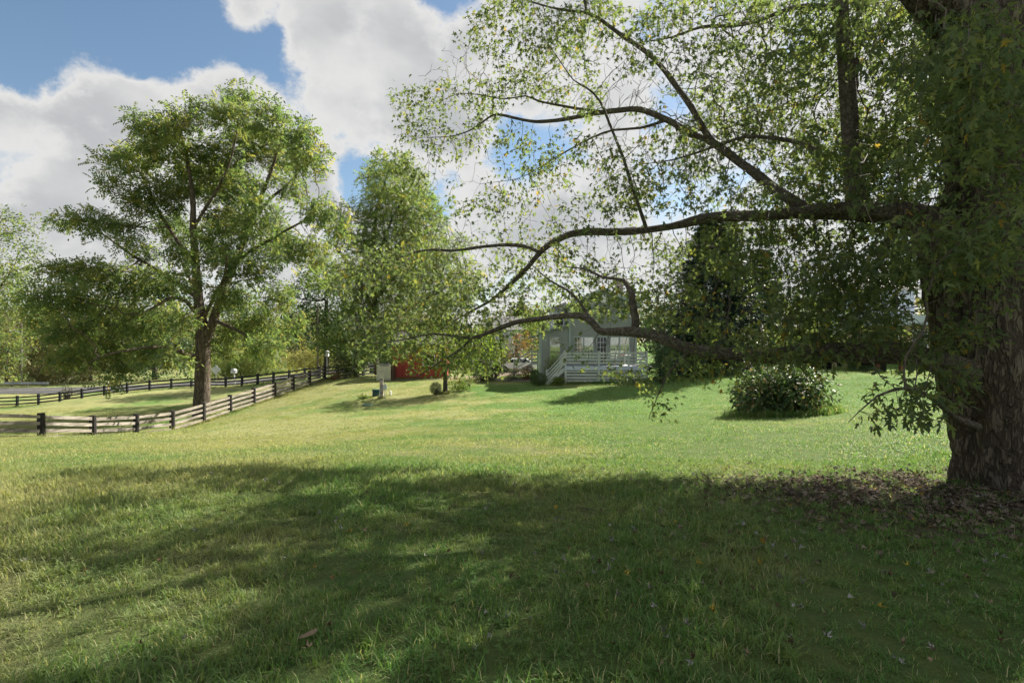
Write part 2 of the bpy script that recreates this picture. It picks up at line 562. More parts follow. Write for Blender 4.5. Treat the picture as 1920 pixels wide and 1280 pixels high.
def grass_colour(t, rnd=None):
    """where the turf is lush, dry or worn through; shared by soil sheet and blades"""
    geo = t.node('ShaderNodeNewGeometry')
    pos = t.vscale(geo.outputs['Position'], (1, 1, 0))
    sep = t.node('ShaderNodeSeparateXYZ')
    t.l.new(geo.outputs['Position'], sep.inputs[0])
    n1 = t.noise(pos, 0.16, 4, 0.55)
    n2 = t.noise(pos, 0.9, 5, 0.6)
    n3 = t.noise(pos, 5.0, 4, 0.6)
    # drier turf to the west of the slope, lusher by the trees in the east
    bias = t.math('MULTIPLY', t.step(sep.outputs[0], -7.0, 7.0), 0.22)
    dry = t.math('SUBTRACT', t.math('ADD', t.math('MULTIPLY', n1, 0.9), t.math('MULTIPLY', n2, 0.42)), bias)
    dry = t.step(dry, 0.46, 0.72)
    lush, tan = (0.098, 0.195, 0.056), (0.285, 0.285, 0.135)
    col = t.mix(dry, lush, tan)
    col = t.mix(t.math('MULTIPLY', t.step(n3, 0.42, 0.68), 0.4), col, (0.190, 0.235, 0.050))
    return geo, pos, sep, dry, n2, n3, col


m, t, out = new_mat('turf soil')
geo, pos, sep, dry, n2, n3, col = grass_colour(t)
b = t.node('ShaderNodeBsdfPrincipled')
b.inputs['Roughness'].default_value = 0.95
b.inputs['Specular IOR Level'].default_value = 0.05
nf = t.noise(pos, 38, 5, 0.7)
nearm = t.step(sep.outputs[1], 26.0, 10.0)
# grain: gaps between blades
col = t.mix(t.math('MULTIPLY', t.step(nf, 0.62, 0.36), 0.55), col, (0.085, 0.100, 0.032))
# bare earth and leaf mould round the big maple
dd = t.node('ShaderNodeVectorMath', operation='DISTANCE')
t.l.new(t.vscale(geo.outputs['Position'], (0.50, 0.95, 0)), dd.inputs[0])
dd.inputs[1].default_value = (5.1 * 0.50, 5.2 * 0.95, 0)
worn = t.math('ADD', dd.outputs['Value'], t.math('MULTIPLY', t.math('SUBTRACT', n2, 0.5), 1.3))
worn = t.step(worn, 1.9, 1.0)
nm = t.noise(pos, 22, 6, 0.75)
soil = t.mix(t.step(nm, 0.35, 0.65), (0.040, 0.030, 0.022), (0.115, 0.088, 0.062))
col = t.mix(worn, col, soil)
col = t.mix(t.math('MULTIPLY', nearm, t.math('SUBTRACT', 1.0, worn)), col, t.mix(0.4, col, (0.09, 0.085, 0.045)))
t.l.new(col, b.inputs['Base Color'])
bn = t.node('ShaderNodeBump')
bn.inputs['Strength'].default_value = 0.9
bn.inputs['Distance'].default_value = 0.06
t.l.new(t.math('ADD', nf, t.math('MULTIPLY', n3, 0.6)), bn.inputs['Height'])
t.l.new(bn.outputs[0], b.inputs['Normal'])
t.l.new(b.outputs[0], out.inputs[0])
M['turf'] = m
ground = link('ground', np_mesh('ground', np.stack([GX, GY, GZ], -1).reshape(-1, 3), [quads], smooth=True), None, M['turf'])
tag(ground, kind='structure')

# grass blades
m, t, out = new_mat('grass blade')
geo, pos, sep, dry, n2, n3, col = grass_colour(t)
at = t.node('ShaderNodeAttribute', attribute_name='rnd')
col = t.mix(t.step(at.outputs['Fac'], 0.74, 0.97), col, (0.36, 0.34, 0.19))
col = t.mix(t.math('MULTIPLY', t.step(at.outputs['Fac'], 0.55, 0.0), 0.55), col, (0.060, 0.130, 0.034))
pb = t.node('ShaderNodeBsdfPrincipled')
pb.inputs['Roughness'].default_value = 0.55
pb.inputs['Specular IOR Level'].default_value = 0.2
t.l.new(col, pb.inputs['Base Color'])
tr = t.node('ShaderNodeBsdfTranslucent')
mu = t.node('ShaderNodeMix', data_type='RGBA', blend_type='MULTIPLY')
mu.inputs['Factor'].default_value = 1
t.l.new(col, mu.inputs[6])
mu.inputs[7].default_value = (1.6, 1.6, 0.9, 1)
t.l.new(mu.outputs[2], tr.inputs['Color'])
ms = t.node('ShaderNodeMixShader')
ms.inputs[0].default_value = 0.42
t.l.new(pb.outputs[0], ms.inputs[1])
t.l.new(tr.outputs[0], ms.inputs[2])
t.l.new(ms.outputs[0], out.inputs[0])
M['grass'] = m

LIB = 0


def source_collection(meshes):
    """a collection that is not part of the scene: pieces the turf scatter copies"""
    global LIB
    LIB += 1
    c = bpy.data.collections.new('turf_source_%d' % LIB)
    for k, me in enumerate(meshes):
        o = bpy.data.objects.new('turf_source', me)
        c.objects.link(o)
    return c


def tuft(seed, n, spread, hmin, hmax, wd, flat=0.5, name='tuft'):
    r = np.random.default_rng(seed)
    V, F5, F4, A = [], [], [], []
    f3 = []
    for k in range(n):
        rad = spread * math.sqrt(r.random())
        th = r.random() * 6.283
        p = np.array([rad * math.cos(th), rad * math.sin(th), -0.004])
        h = hmin + (hmax - hmin) * r.random() ** 1.6
        az = r.random() * 6.283
        lean = (0.15 + flat * r.random()) * 1.1
        d = np.array([math.cos(az), math.sin(az), 0])
        s = np.array([-d[1], d[0], 0]) * wd * (0.6 + 0.7 * r.random())
        b0 = len(V)
        for (tt, ww) in ((0, 1.0), (0.5, 0.85), (1.0, 0.0)):
            ang = lean * (0.4 + 1.1 * tt)
            c = p + d * h * tt * math.sin(ang) + np.array([0, 0, h * tt * math.cos(ang)])
            if ww > 0:
                V += [c - s * ww, c + s * ww]
            else:
                V += [c]
        F4.append((b0, b0 + 1, b0 + 3, b0 + 2))
        f3.append((b0 + 2, b0 + 3, b0 + 4))
        A += [r.random()] * 5
    me = np_mesh(name, np.array(V), [np.array(f3), np.array(F4)], {'rnd': A})
    me.materials.append(M['grass'])
    return me


def scatter(name, pts, rotz, scl, tilt, coll):
    """points that carry rot / scl, and a geometry-nodes tree that stands a random piece of coll on each"""
    me = bpy.data.meshes.new(name)
    me.vertices.add(len(pts))
    me.vertices.foreach_set('co', np.asarray(pts, dtype=np.float32).ravel())
    a = me.attributes.new('rot', 'FLOAT_VECTOR', 'POINT')
    a.data.foreach_set('vector', np.stack([tilt[:, 0], tilt[:, 1], rotz], 1).astype(np.float32).ravel())
    a = me.attributes.new('scl', 'FLOAT', 'POINT')
    a.data.foreach_set('value', np.asarray(scl, dtype=np.float32))
    o = link(name, me)
    g = bpy.data.node_groups.new(name, 'GeometryNodeTree')
    g.interface.new_socket('Geometry', in_out='INPUT', socket_type='NodeSocketGeometry')
    g.interface.new_socket('Geometry', in_out='OUTPUT', socket_type='NodeSocketGeometry')
    n = g.nodes
    gi, go = n.new('NodeGroupInput'), n.new('NodeGroupOutput')
    m2p = n.new('GeometryNodeMeshToPoints')
    ci = n.new('GeometryNodeCollectionInfo')
    ci.inputs['Collection'].default_value = coll
    ci.inputs['Separate Children'].default_value = True
    ci.inputs['Reset Children'].default_value = True
    iop = n.new('GeometryNodeInstanceOnPoints')
    iop.inputs['Pick Instance'].default_value = True
    ri = n.new('FunctionNodeRandomValue')
    ri.data_type = 'INT'
    ri.inputs[4].default_value = 0
    ri.inputs[5].default_value = len(coll.objects) - 1
    nr = n.new('GeometryNodeInputNamedAttribute')
    nr.data_type = 'FLOAT_VECTOR'
    nr.inputs['Name'].default_value = 'rot'
    ns = n.new('GeometryNodeInputNamedAttribute')
    ns.data_type = 'FLOAT'
    ns.inputs['Name'].default_value = 'scl'
    L = g.links.new
    L(gi.outputs[0], m2p.inputs['Mesh'])
    L(m2p.outputs[0], iop.inputs['Points'])
    L(ci.outputs[0], iop.inputs['Instance'])
    L(ri.outputs[2], iop.inputs['Instance Index'])
    L(nr.outputs[0], iop.inputs['Rotation'])
    L(ns.outputs[0], iop.inputs['Scale'])
    L(iop.outputs[0], go.inputs[0])
    mod = o.modifiers.new('scatter', 'NODES')
    mod.node_group = g
    return o


def vnoise(x, y, seed=0):
    """cheap smooth value noise for densities"""
    r = np.random.default_rng(seed)
    g = r.random((64, 64))
    xi, yi = np.floor(x).astype(int), np.floor(y).astype(int)
    fx, fy = x - xi, y - yi
    fx, fy = fx * fx * (3 - 2 * fx), fy * fy * (3 - 2 * fy)
    a = g[xi % 64, yi % 64] * (1 - fx) + g[(xi + 1) % 64, yi % 64] * fx
    b_ = g[xi % 64, (yi + 1) % 64] * (1 - fx) + g[(xi + 1) % 64, (yi + 1) % 64] * fx
    return a * (1 - fy) + b_ * fy


def worn_np(x, y):
    d = np.hypot((x - 5.1) * 0.50, (y - 5.2) * 0.95)
    d = d + (vnoise(x * 0.9, y * 0.9, 3) - 0.5) * 0.9
    return np.clip((1.9 - d) / 0.9, 0, 1)


def field(y0, y1, dens, margin=2.4):
    hw = y1 * 0.98 + margin
    n = int(2 * hw * (y1 - y0) * dens)
    x = rng.uniform(-hw, hw, n)
    y = rng.uniform(y0, y1, n)
    k = (np.abs(x) < y * 0.98 + margin) & (rng.random(n) > worn_np(x, y) * 0.78)
    return x[k], y[k]


def lay(name, y0, y1, dens, coll, s0, s1, label):
    x, y = field(y0, y1, dens)
    lumps = vnoise(x * 0.8, y * 0.8, 5) * 0.6 + vnoise(x * 2.6, y * 2.6, 6) * 0.4
    s = s0 + (s1 - s0) * np.clip(lumps * 1.7 - 0.35, 0, 1)
    s *= rng.uniform(0.8, 1.2, len(x))
    z = hz(x, y)
    tl = rng.normal(0, 0.10, (len(x), 2))
    o = scatter(name, np.stack([x, y, z], 1), rng.uniform(0, 6.283, len(x)), s, tl, coll)
    return tag(o, label, 'grass', None, 'stuff')


near_c = source_collection([tuft(10 + k, 26, 0.055, 0.022, 0.075, 0.0024, 0.85) for k in range(4)] + [tuft(20 + k, 14, 0.045, 0.05, 0.135, 0.0028, 0.55) for k in range(2)])
mid_c = source_collection([tuft(30 + k, 70, 0.22, 0.020, 0.058, 0.0042, 0.95) for k in range(4)])
far_c = source_collection([tuft(40 + k, 90, 0.55, 0.022, 0.06, 0.011, 0.9) for k in range(3)])
lay('grass', 0.3, 8.0, 290, near_c, 0.72, 1.25, 'short shaded lawn grass in the foreground, with longer tufts')
lay('grass', 7.5, 19.0, 34, mid_c, 0.6, 1.2, 'mown lawn grass in the sunlit middle of the slope')
lay('grass', 18.0, 48.0, 4.5, far_c, 0.7, 1.2, 'mown lawn grass rising to the house and the fence')

# clover and broad weeds among the blades
def clover(seed):
    r = np.random.default_rng(seed)
    V, f, A = [], [], []
    for k in range(9):
        c = np.array([r.normal(0, 0.05), r.normal(0, 0.05), 0.025 + 0.03 * r.random()])
        rr = 0.005 + 0.004 * r.random()
        a0 = r.random() * 6.28
        rn = r.random() * 0.5
        for j in range(3):
            a = a0 + j * 2.094
            d = np.array([math.cos(a), math.sin(a), 0.15])
            s = np.array([-d[1], d[0], 0])
            b0 = len(V)
            V += [c, c + d * rr + s * rr * 0.7, c + d * rr * 1.9 + np.array([0, 0, 0.002]), c + d * rr - s * rr * 0.7]
            f.append((b0, b0 + 1, b0 + 2, b0 + 3))
            A += [rn] * 4
    me = np_mesh('clover', np.array(V), [np.array(f)], {'rnd': A})
    me.materials.append(M['grass'])
    return me


clo = source_collection([clover(60 + k) for k in range(3)])
x, y = field(1.7, 5.0, 22)
k = vnoise(x * 1.1, y * 1.1, 9) > 0.5
x, y = x[k], y[k]
tag(scatter('clover', np.stack([x, y, hz(x, y)], 1), rng.uniform(0, 6.28, len(x)), rng.uniform(0.8, 1.5, len(x)), rng.normal(0, 0.1, (len(x), 2)), clo),
    'low clover leaves growing through the foreground grass', 'clover', None, 'stuff')

# ------------------------------------------------------------------ road, path
def ribbon(name, pts, width, mat, lift, nacross=6, step=1.0):
    P2 = [Vector(p) for p in pts]
    dense = []
    for a, b_ in zip(P2[:-1], P2[1:]):
        k = max(1, int((b_ - a).length / step))
        dense += [a.lerp(b_, i / k) for i in range(k)]
    dense.append(P2[-1])
    for _ in range(8):
        dense = [dense[0]] + [(dense[i - 1] + dense[i] * 2 + dense[i + 1]) / 4 for i in range(1, len(dense) - 1)] + [dense[-1]]
    V = []
    wd = width if callable(width) else (lambda i: width)
    for i, p in enumerate(dense):
        d = (dense[min(i + 1, len(dense) - 1)] - dense[max(i - 1, 0)]).normalized()
        s = Vector((-d.y, d.x))
        for j in range(nacross + 1):
            q = p + s * (j / nacross - 0.5) * wd(i)
            V.append((q.x, q.y))
    V = np.array(V)
    z = hz(V[:, 0], V[:, 1]) + lift
    n = nacross + 1
    idx = np.arange(len(V)).reshape(-1, n)
    q = np.stack([idx[:-1, :-1], idx[:-1, 1:], idx[1:, 1:], idx[1:, :-1]], -1).reshape(-1, 4)[:, ::-1]
    o = link(name, np_mesh(name, np.column_stack([V, z]), [q], smooth=True), None, mat)
    return tag(o, kind='structure')


M['asphalt'] = simple('asphalt', (0.075, 0.075, 0.078), 0.85, 0.2, 0.8, 0.3, 60)
M['line'] = simple('road paint', (0.45, 0.42, 0.30), 0.7, 0.2, 2)
M['gravel'] = simple('tan gravel', (0.26, 0.20, 0.15), 0.95, 0.2, 2.5, 0.8, 40)
M['flag'] = simple('flagstone', (0.20, 0.175, 0.15), 0.9, 0.25, 4, 0.4, 30)
road_pts = [(-150, 78), (-110, 77), (-72, 76), (-55, 75.5), (-40, 72.5), (-30, 71.5), (-18, 73), (-5, 77), (25, 86)]
ribbon('road', road_pts, 9.0, M['asphalt'], 0.06)
ribbon('road_marking', road_pts, 0.14, M['line'], 0.075, 1)
ribbon('gravel_drive', [(-11, 45.2), (-6, 45.4), (-3, 46.5), (-1, 50), (1, 58)], 3.6, M['gravel'], 0.05)
ribbon('garden_path', [(-1.6, 43.2), (0.2, 41.2), (2.2, 39.6), (4.0, 38.0)], 1.5, M['flag'], 0.06, 4, 0.5)
# ------------------------------------------------------------------ tree machinery
def smooth_line(pts, rad, step):
    """Catmull-Rom through hand-placed points, resampled about every `step` metres"""
    pts = [np.array(p, float) for p in pts]
    Q = [pts[0] * 2 - pts[1]] + pts + [pts[-1] * 2 - pts[-2]]
    o, r = [], []
    for i in range(1, len(Q) - 2):
        p0, p1, p2, p3 = Q[i - 1:i + 3]
        k = max(1, int(round(np.linalg.norm(p2 - p1) / step)))
        for j in range(k):
            t = j / k
            o.append(0.5 * (2 * p1 + (p2 - p0) * t + (2 * p0 - 5 * p1 + 4 * p2 - p3) * t * t + (3 * p1 - p0 - 3 * p2 + p3) * t ** 3))
            r.append(rad[i - 1] * (1 - t) + rad[i] * t)
    o.append(pts[-1])
    r.append(rad[-1])
    return np.array(o), np.array(r)


def tubes(chains, sides, jitter=0.0, seed=1, fine=False):
    """chains: list of (pts(k,3), rad(k)); returns verts, quads"""
    V, Fq, at = [], [], 0
    r_ = np.random.default_rng(seed)
    th = np.arange(sides) * 2 * np.pi / sides
    ct, st = np.cos(th), np.sin(th)
    for pts, rad in chains:
        k = len(pts)
        if k < 2:
            continue
        tan = np.gradient(pts, axis=0)
        tan /= np.linalg.norm(tan, axis=1, keepdims=True) + 1e-9
        ref = np.array([0.31, 0.52, 0.8])
        if abs(tan[0] @ ref) > 0.9:
            ref = np.array([0.9, -0.3, 0.1])
        u = np.cross(tan, ref)
        u /= np.linalg.norm(u, axis=1, keepdims=True) + 1e-9
        if sides > 5:
            for i in range(1, k):
                a = u[i - 1] - tan[i] * (u[i - 1] @ tan[i])
                u[i] = a / (np.linalg.norm(a) + 1e-9)
        v = np.cross(tan, u)
        rr = np.repeat(np.asarray(rad)[:, None], sides, 1)
        if jitter:
            rr = rr * (1 + jitter * r_.normal(0, 1, rr.shape)) * (1 + 0.8 * jitter * r_.normal(0, 1, (k, 1)))
        ring = pts[:, None, :] + (u[:, None, :] * ct[None, :, None] + v[:, None, :] * st[None, :, None]) * rr[:, :, None]
        V.append(ring.reshape(-1, 3))
        idx = at + np.arange(k * sides).reshape(k, sides)
        nx_ = np.roll(idx, -1, 1)
        Fq.append(np.stack([idx[:-1], nx_[:-1], nx_[1:], idx[1:]], -1).reshape(-1, 4))
        at += k * sides
    return np.concatenate(V), np.concatenate(Fq)


def colonize(nodes, parent, attr, D, infl, kill, iters=90, trop=(0, 0, 0.0), wob=0.25, seed=3, cap=30000):
    r_ = np.random.default_rng(seed)
    nodes = [np.array(n, float) for n in nodes]
    parent = list(parent)
    A = np.array(attr, float)
    nd = np.full(len(A), 1e9)
    ni = np.zeros(len(A), int)

    def upd(start):
        new = np.array(nodes[start:])
        for c in range(0, len(new), 400):
            blk = new[c:c + 400]
            d = np.linalg.norm(A[:, None, :] - blk[None], axis=2)
            j = d.argmin(1)
            dm = d[np.arange(len(A)), j]
            b_ = dm < nd
            nd[b_] = dm[b_]
            ni[b_] = start + c + j[b_]
    upd(0)
    kids = np.zeros(cap + 5000, int)
    trop = np.array(trop)
    for it in range(iters):
        alive = nd > kill
        A, nd, ni = A[alive], nd[alive], ni[alive]
        if not len(A) or len(nodes) > cap:
            break
        act = nd < infl
        if not act.any():
            # reach out: let the closest attractor pull
            act = nd <= np.partition(nd, min(20, len(nd) - 1))[min(20, len(nd) - 1)]
        N = np.array(nodes)
        acc = np.zeros((len(N), 3))
        dv = A[act] - N[ni[act]]
        dv /= np.linalg.norm(dv, axis=1, keepdims=True) + 1e-9
        np.add.at(acc, ni[act], dv)
        g = np.nonzero(np.abs(acc).sum(1) > 1e-9)[0]
        g = g[kids[g] < 4]
        if not len(g):
            break
        d = acc[g] / (np.linalg.norm(acc[g], axis=1, keepdims=True) + 1e-9) + r_.normal(0, wob, (len(g), 3)) + trop
        d /= np.linalg.norm(d, axis=1, keepdims=True)
        s = len(nodes)
        for i, q in zip(g, N[g] + d * D):
            nodes.append(q)
            parent.append(i)
            kids[i] += 1
        upd(s)
    return np.array(nodes), np.array(parent)


def skeleton(limbs, attr, D, infl, kill, tip=0.004, e=2.3, trop=(0, 0, 0), seed=3, iters=90, wob=0.25, cap=30000, first_free=0.0):
    """limbs: list of (pts, rad). Grow twigs from them into attr. Returns twig chains and leaf nodes."""
    nodes, parent, lrad = [], [], []
    for pts, rad in limbs:
        s = len(nodes)
        k0 = int(len(pts) * first_free)
        for i in range(k0, len(pts)):
            nodes.append(pts[i])
            parent.append(-1)
            lrad.append(rad[i])
    nl = len(nodes)
    N, Pn = colonize(nodes, parent, attr, D, infl, kill, iters, trop, wob, seed, cap)
    n = len(N)
    acc = np.zeros(n)
    kids = [[] for _ in range(n)]
    rad = np.zeros(n)
    for i in range(n - 1, nl - 1, -1):
        rad[i] = tip if acc[i] == 0 else max(tip, (acc[i]) ** (1 / e))
        acc[Pn[i]] += rad[i] ** e
        kids[Pn[i]].append(i)
    lr = np.array(lrad)
    chains, leafn = [], []
    done = np.zeros(n, bool)
    for i in range(nl, n):
        if done[i]:
            continue
        p = Pn[i]
        ch = [i]
        done[i] = True
        j = i
        while True:
            ks = [k for k in kids[j] if not done[k]]
            if not ks:
                break
            j = max(ks, key=lambda k: rad[k])
            done[j] = True
            ch.append(j)
        pr = rad[i] if p < nl else min(rad[p], rad[i] * 1.15)
        if p < nl:
            rad[ch] = np.minimum(rad[ch], lr[p] * 0.7)
            pr = min(rad[i] * 1.15, lr[p])
        chains.append((np.concatenate([N[p][None], N[ch]]), np.concatenate([[pr], rad[ch]])))
    dirs = np.zeros((n, 3))
    dirs[nl:] = N[nl:] - N[Pn[nl:]]
    dirs /= np.linalg.norm(dirs, axis=1, keepdims=True) + 1e-9
    return chains, N[nl:], rad[nl:], dirs[nl:]


# leaf templates: local axes x = along the leaf, y = across, z = upper side
def tpl_maple():
    """five-lobed silver maple leaf"""
    half = [(0.0, 0.0), (0.12, 0.04), (0.03, 0.26), (0.22, 0.15), (0.52, 0.46), (0.46, 0.16), (0.50, 0.07), (0.72, 0.17), (1.0, 0.0)]
    V = [(x_, y_, -0.35 * abs(y_) - 0.22 * x_ * x_) for x_, y_ in half] + [(x_, -y_, -0.35 * abs(y_) - 0.22 * x_ * x_) for x_, y_ in half[1:-1]]
    V.append((0.36, 0, 0.0))
    c = len(V) - 1
    ring = list(range(len(half))) + [len(half) + i for i in range(len(half) - 3, -1, -1)]
    return np.array(V), [np.array([(c, ring[i], ring[(i + 1) % len(ring)]) for i in range(len(ring))])]


def tpl_maple_mid():
    half = [(0.0, 0.0), (0.04, 0.26), (0.24, 0.13), (0.52, 0.46), (0.50, 0.09), (1.0, 0.0)]
    V = [(x_, y_, -0.35 * abs(y_) - 0.22 * x_ * x_) for x_, y_ in half] + [(x_, -y_, -0.35 * abs(y_) - 0.22 * x_ * x_) for x_, y_ in half[1:-1]]
    V.append((0.36, 0, 0.0))
    c = len(V) - 1
    ring = list(range(len(half))) + [len(half) + i for i in range(len(half) - 3, -1, -1)]
    return np.array(V), [np.array([(c, ring[i], ring[(i + 1) % len(ring)]) for i in range(len(ring))])]


def tpl_maple_low():
    V = [(0, 0, 0), (0.1, 0.42, -0.08), (0.5, 0.16, -0.02), (1.0, 0, -0.1), (0.5, -0.16, -0.02), (0.1, -0.42, -0.08), (0.42, 0.5, -0.1), (0.42, -0.5, -0.1)]
    return np.array(V), [np.array([(0, 2, 1), (0, 3, 2), (0, 4, 3), (0, 5, 4), (0, 2, 6), (0, 7, 4)])]


def tpl_oval(wd=0.45, fold=0.12):
    V = [(0, 0, 0), (0.45, wd / 2, fold), (1, 0, -0.06), (0.45, -wd / 2, fold)]
    return np.array(V), [np.array([(0, 2, 1), (0, 3, 2)])]


def tpl_pinnate(pairs=6):
    """a drooping compound leaf: leaflets either side of a rachis"""
    V, f = [], []
    def leaflet(o, d, l, wd):
        d = np.array(d, float)
        d /= np.linalg.norm(d)
        s = np.cross(d, [0, 0, 1.0])
        s /= np.linalg.norm(s) + 1e-9
        b0 = len(V)
        V.extend([o, o + d * l * 0.45 + s * wd + [0, 0, 0.012], o + d * l + [0, 0, -0.05], o + d * l * 0.45 - s * wd + [0, 0, 0.012]])
        f.extend([(b0, b0 + 2, b0 + 1), (b0, b0 + 3, b0 + 2)])
    for i in range(pairs):
        t = 0.15 + 0.8 * i / (pairs - 1)
        o = np.array([t, 0, -0.28 * t * t])
        l = 0.36 * (1 - 0.45 * abs(t - 0.5))
        for sgn in (-1, 1):
            leaflet(o, (0.6, sgn * 1.0, -0.35 - 0.3 * t), l * 1.15, 0.085)
    leaflet(np.array([1.0, 0, -0.28]), (1, 0, -0.9), 0.3, 0.06)
    return np.array(V), [np.array(f)]


def tpl_spray(n, seed, spread=0.6, ln=0.32, wd=0.5):
    """a clump of n small leaves around a twig tip"""
    r_ = np.random.default_rng(seed)
    V, f = [], []
    for k in range(n):
        o = r_.normal(0, spread * 0.42, 3) + [0.35, 0, 0]
        d = r_.normal(0, 1, 3) + [0.7, 0, -0.3]
        d /= np.linalg.norm(d)
        u = r_.normal(0, 1, 3)
        s = np.cross(d, u)
        s /= np.linalg.norm(s)
        l = ln * (0.7 + 0.6 * r_.random())
        b0 = len(V)
        V.extend([o, o + d * l * 0.5 + s * l * wd * 0.5, o + d * l, o + d * l * 0.5 - s * l * wd * 0.5])
        f.extend([(b0, b0 + 2, b0 + 1), (b0, b0 + 3, b0 + 2)])
    return np.array(V), [np.array(f)]


def frames(axis, up):
    axis = axis / (np.linalg.norm(axis, axis=1, keepdims=True) + 1e-9)
    side = np.cross(up, axis)
    side /= np.linalg.norm(side, axis=1, keepdims=True) + 1e-9
    nrm = np.cross(axis, side)
    return np.stack([axis, side, nrm], 1)        # rows: x, y, z axes


def stamp(tpls, pos, fr, scl, rnd):
    """copies of templates (chosen in turn) -> verts, tri faces, rnd"""
    V, Fc, A, at = [], [], [], 0
    n = len(pos)
    which = np.arange(n) % len(tpls)
    for k, (tv, tf) in enumerate(tpls):
        s = np.nonzero(which == k)[0]
        if not len(s):
            continue
        vv = np.einsum('vi,nij->nvj', tv, fr[s]) * scl[s][:, None, None] + pos[s][:, None, :]
        V.append(vv.reshape(-1, 3))
        f = tf[0][None] + (np.arange(len(s)) * len(tv))[:, None, None] + at
        Fc.append(f.reshape(-1, 3))
        A.append(np.repeat(rnd[s], len(tv)))
        at += len(s) * len(tv)
    return np.concatenate(V), np.concatenate(Fc), np.concatenate(A)


def ell_points(clumps, Y0, n, seed, depth=1.2, yspread=0.0, px2=None):
    """attractors in ellipsoidal clumps given as (px, py, rx, ry[, dy]) of a tree standing at depth Y0"""
    r_ = np.random.default_rng(seed)
    vol = np.array([c[2] * c[3] * max(c[2], c[3]) for c in clumps], float)
    cnt = np.maximum(3, (n * vol ** 0.75 / (vol ** 0.75).sum()).astype(int))
    out = []
    for c, k in zip(clumps, cnt):
        dy = c[4] if len(c) > 4 else r_.normal(0, yspread)
        cen = np.array(P(c[0], c[1], Y0 + dy))
        sc = (Y0 + dy) / F
        u = r_.normal(0, 1, (k, 3))
        u /= np.linalg.norm(u, axis=1, keepdims=True)
        rr = r_.random(k) ** (1 / 3.6)
        out.append(cen + u * rr[:, None] * np.array([c[2] * sc, max(c[2], c[3]) * sc * depth, c[3] * sc]))
    ell_points.last = [(np.array(P(c[0], c[1], Y0)), c, Y0) for c in clumps]
    return np.concatenate(out)


def leafy(N, rad, dirs, thr, per, scl, tpls, seed, droop=0.5, jit=0.15, up=(0, 0, 1), upn=0.6, twigdir=0.8):
    """leaf copies on the thin nodes of a skeleton"""
    r_ = np.random.default_rng(seed)
    k = np.nonzero(rad < thr)[0]
    k = np.repeat(k, per)
    pos = N[k] + r_.normal(0, jit, (len(k), 3))
    ax = dirs[k] * twigdir + r_.normal(0, 0.85, (len(k), 3)) + np.array([0, 0, -droop])
    upv = np.array(up)[None] + r_.normal(0, upn, (len(k), 3))
    sc = scl * r_.uniform(0.7, 1.25, len(k))
    return stamp(tpls, pos, frames(ax, upv), sc, r_.random(len(k)))


def make_tree(name, label, loc, limbs, clumps_pts, mats, D, infl, kill, per, scl, tpls, thr, seed, tip=0.012, droop=0.5, jit=0.2, sides=6, group=None, cat='tree', trop=(0, 0, 0), crown='crown', iters=90, e=2.3):
    """limbs[0] is the trunk; every further limb is a part of its own when it is stout"""
    root = empty(name, loc, label, cat, group)
    off = np.array(loc)
    mb, ml = mats
    chains, N, rad, dirs = skeleton(limbs, clumps_pts, D, infl, kill, tip=tip, seed=seed, trop=trop, iters=iters, e=e)
    # leaves only where the boughs are leafy: near an attractor, not on the bare reach between two boughs
    near = np.full(len(N), 1e9)
    for a0 in range(0, len(clumps_pts), 500):
        near = np.minimum(near, np.linalg.norm(N[:, None] - clumps_pts[None, a0:a0 + 500], axis=2).min(1))
    ok = near < kill * 1.02
    for i, (pts, r_) in enumerate(limbs):
        v, f = tubes([(pts, r_)], 18 if i == 0 else 10, 0.025, seed + i)
        link('trunk' if i == 0 else 'limb', np_mesh('trunk' if i == 0 else 'limb', v - off, [f], smooth=True), root, mb)
    if chains:
        thick = [c for c in chains if c[1].max() > 3.0 * tip]
        thin = [c for c in chains if c[1].max() <= 3.0 * tip]
        vs, fs, at = [], [], 0
        for grp_, sd in ((thick, sides), (thin, 3)):
            if grp_:
                v, f = tubes(grp_, sd, 0)
                vs.append(v)
                fs.append(f + at)
                at += len(v)
        link('twigs', np_mesh('twigs', np.concatenate(vs) - off, [np.concatenate(fs)], smooth=True), root, mb)
    v, f, a = leafy(N[ok], rad[ok], dirs[ok], thr, per, scl, tpls, seed + 5, droop, jit)
    c = link(crown, np_mesh(crown, v - off, [f], {'rnd': a}), root, ml)
    return root


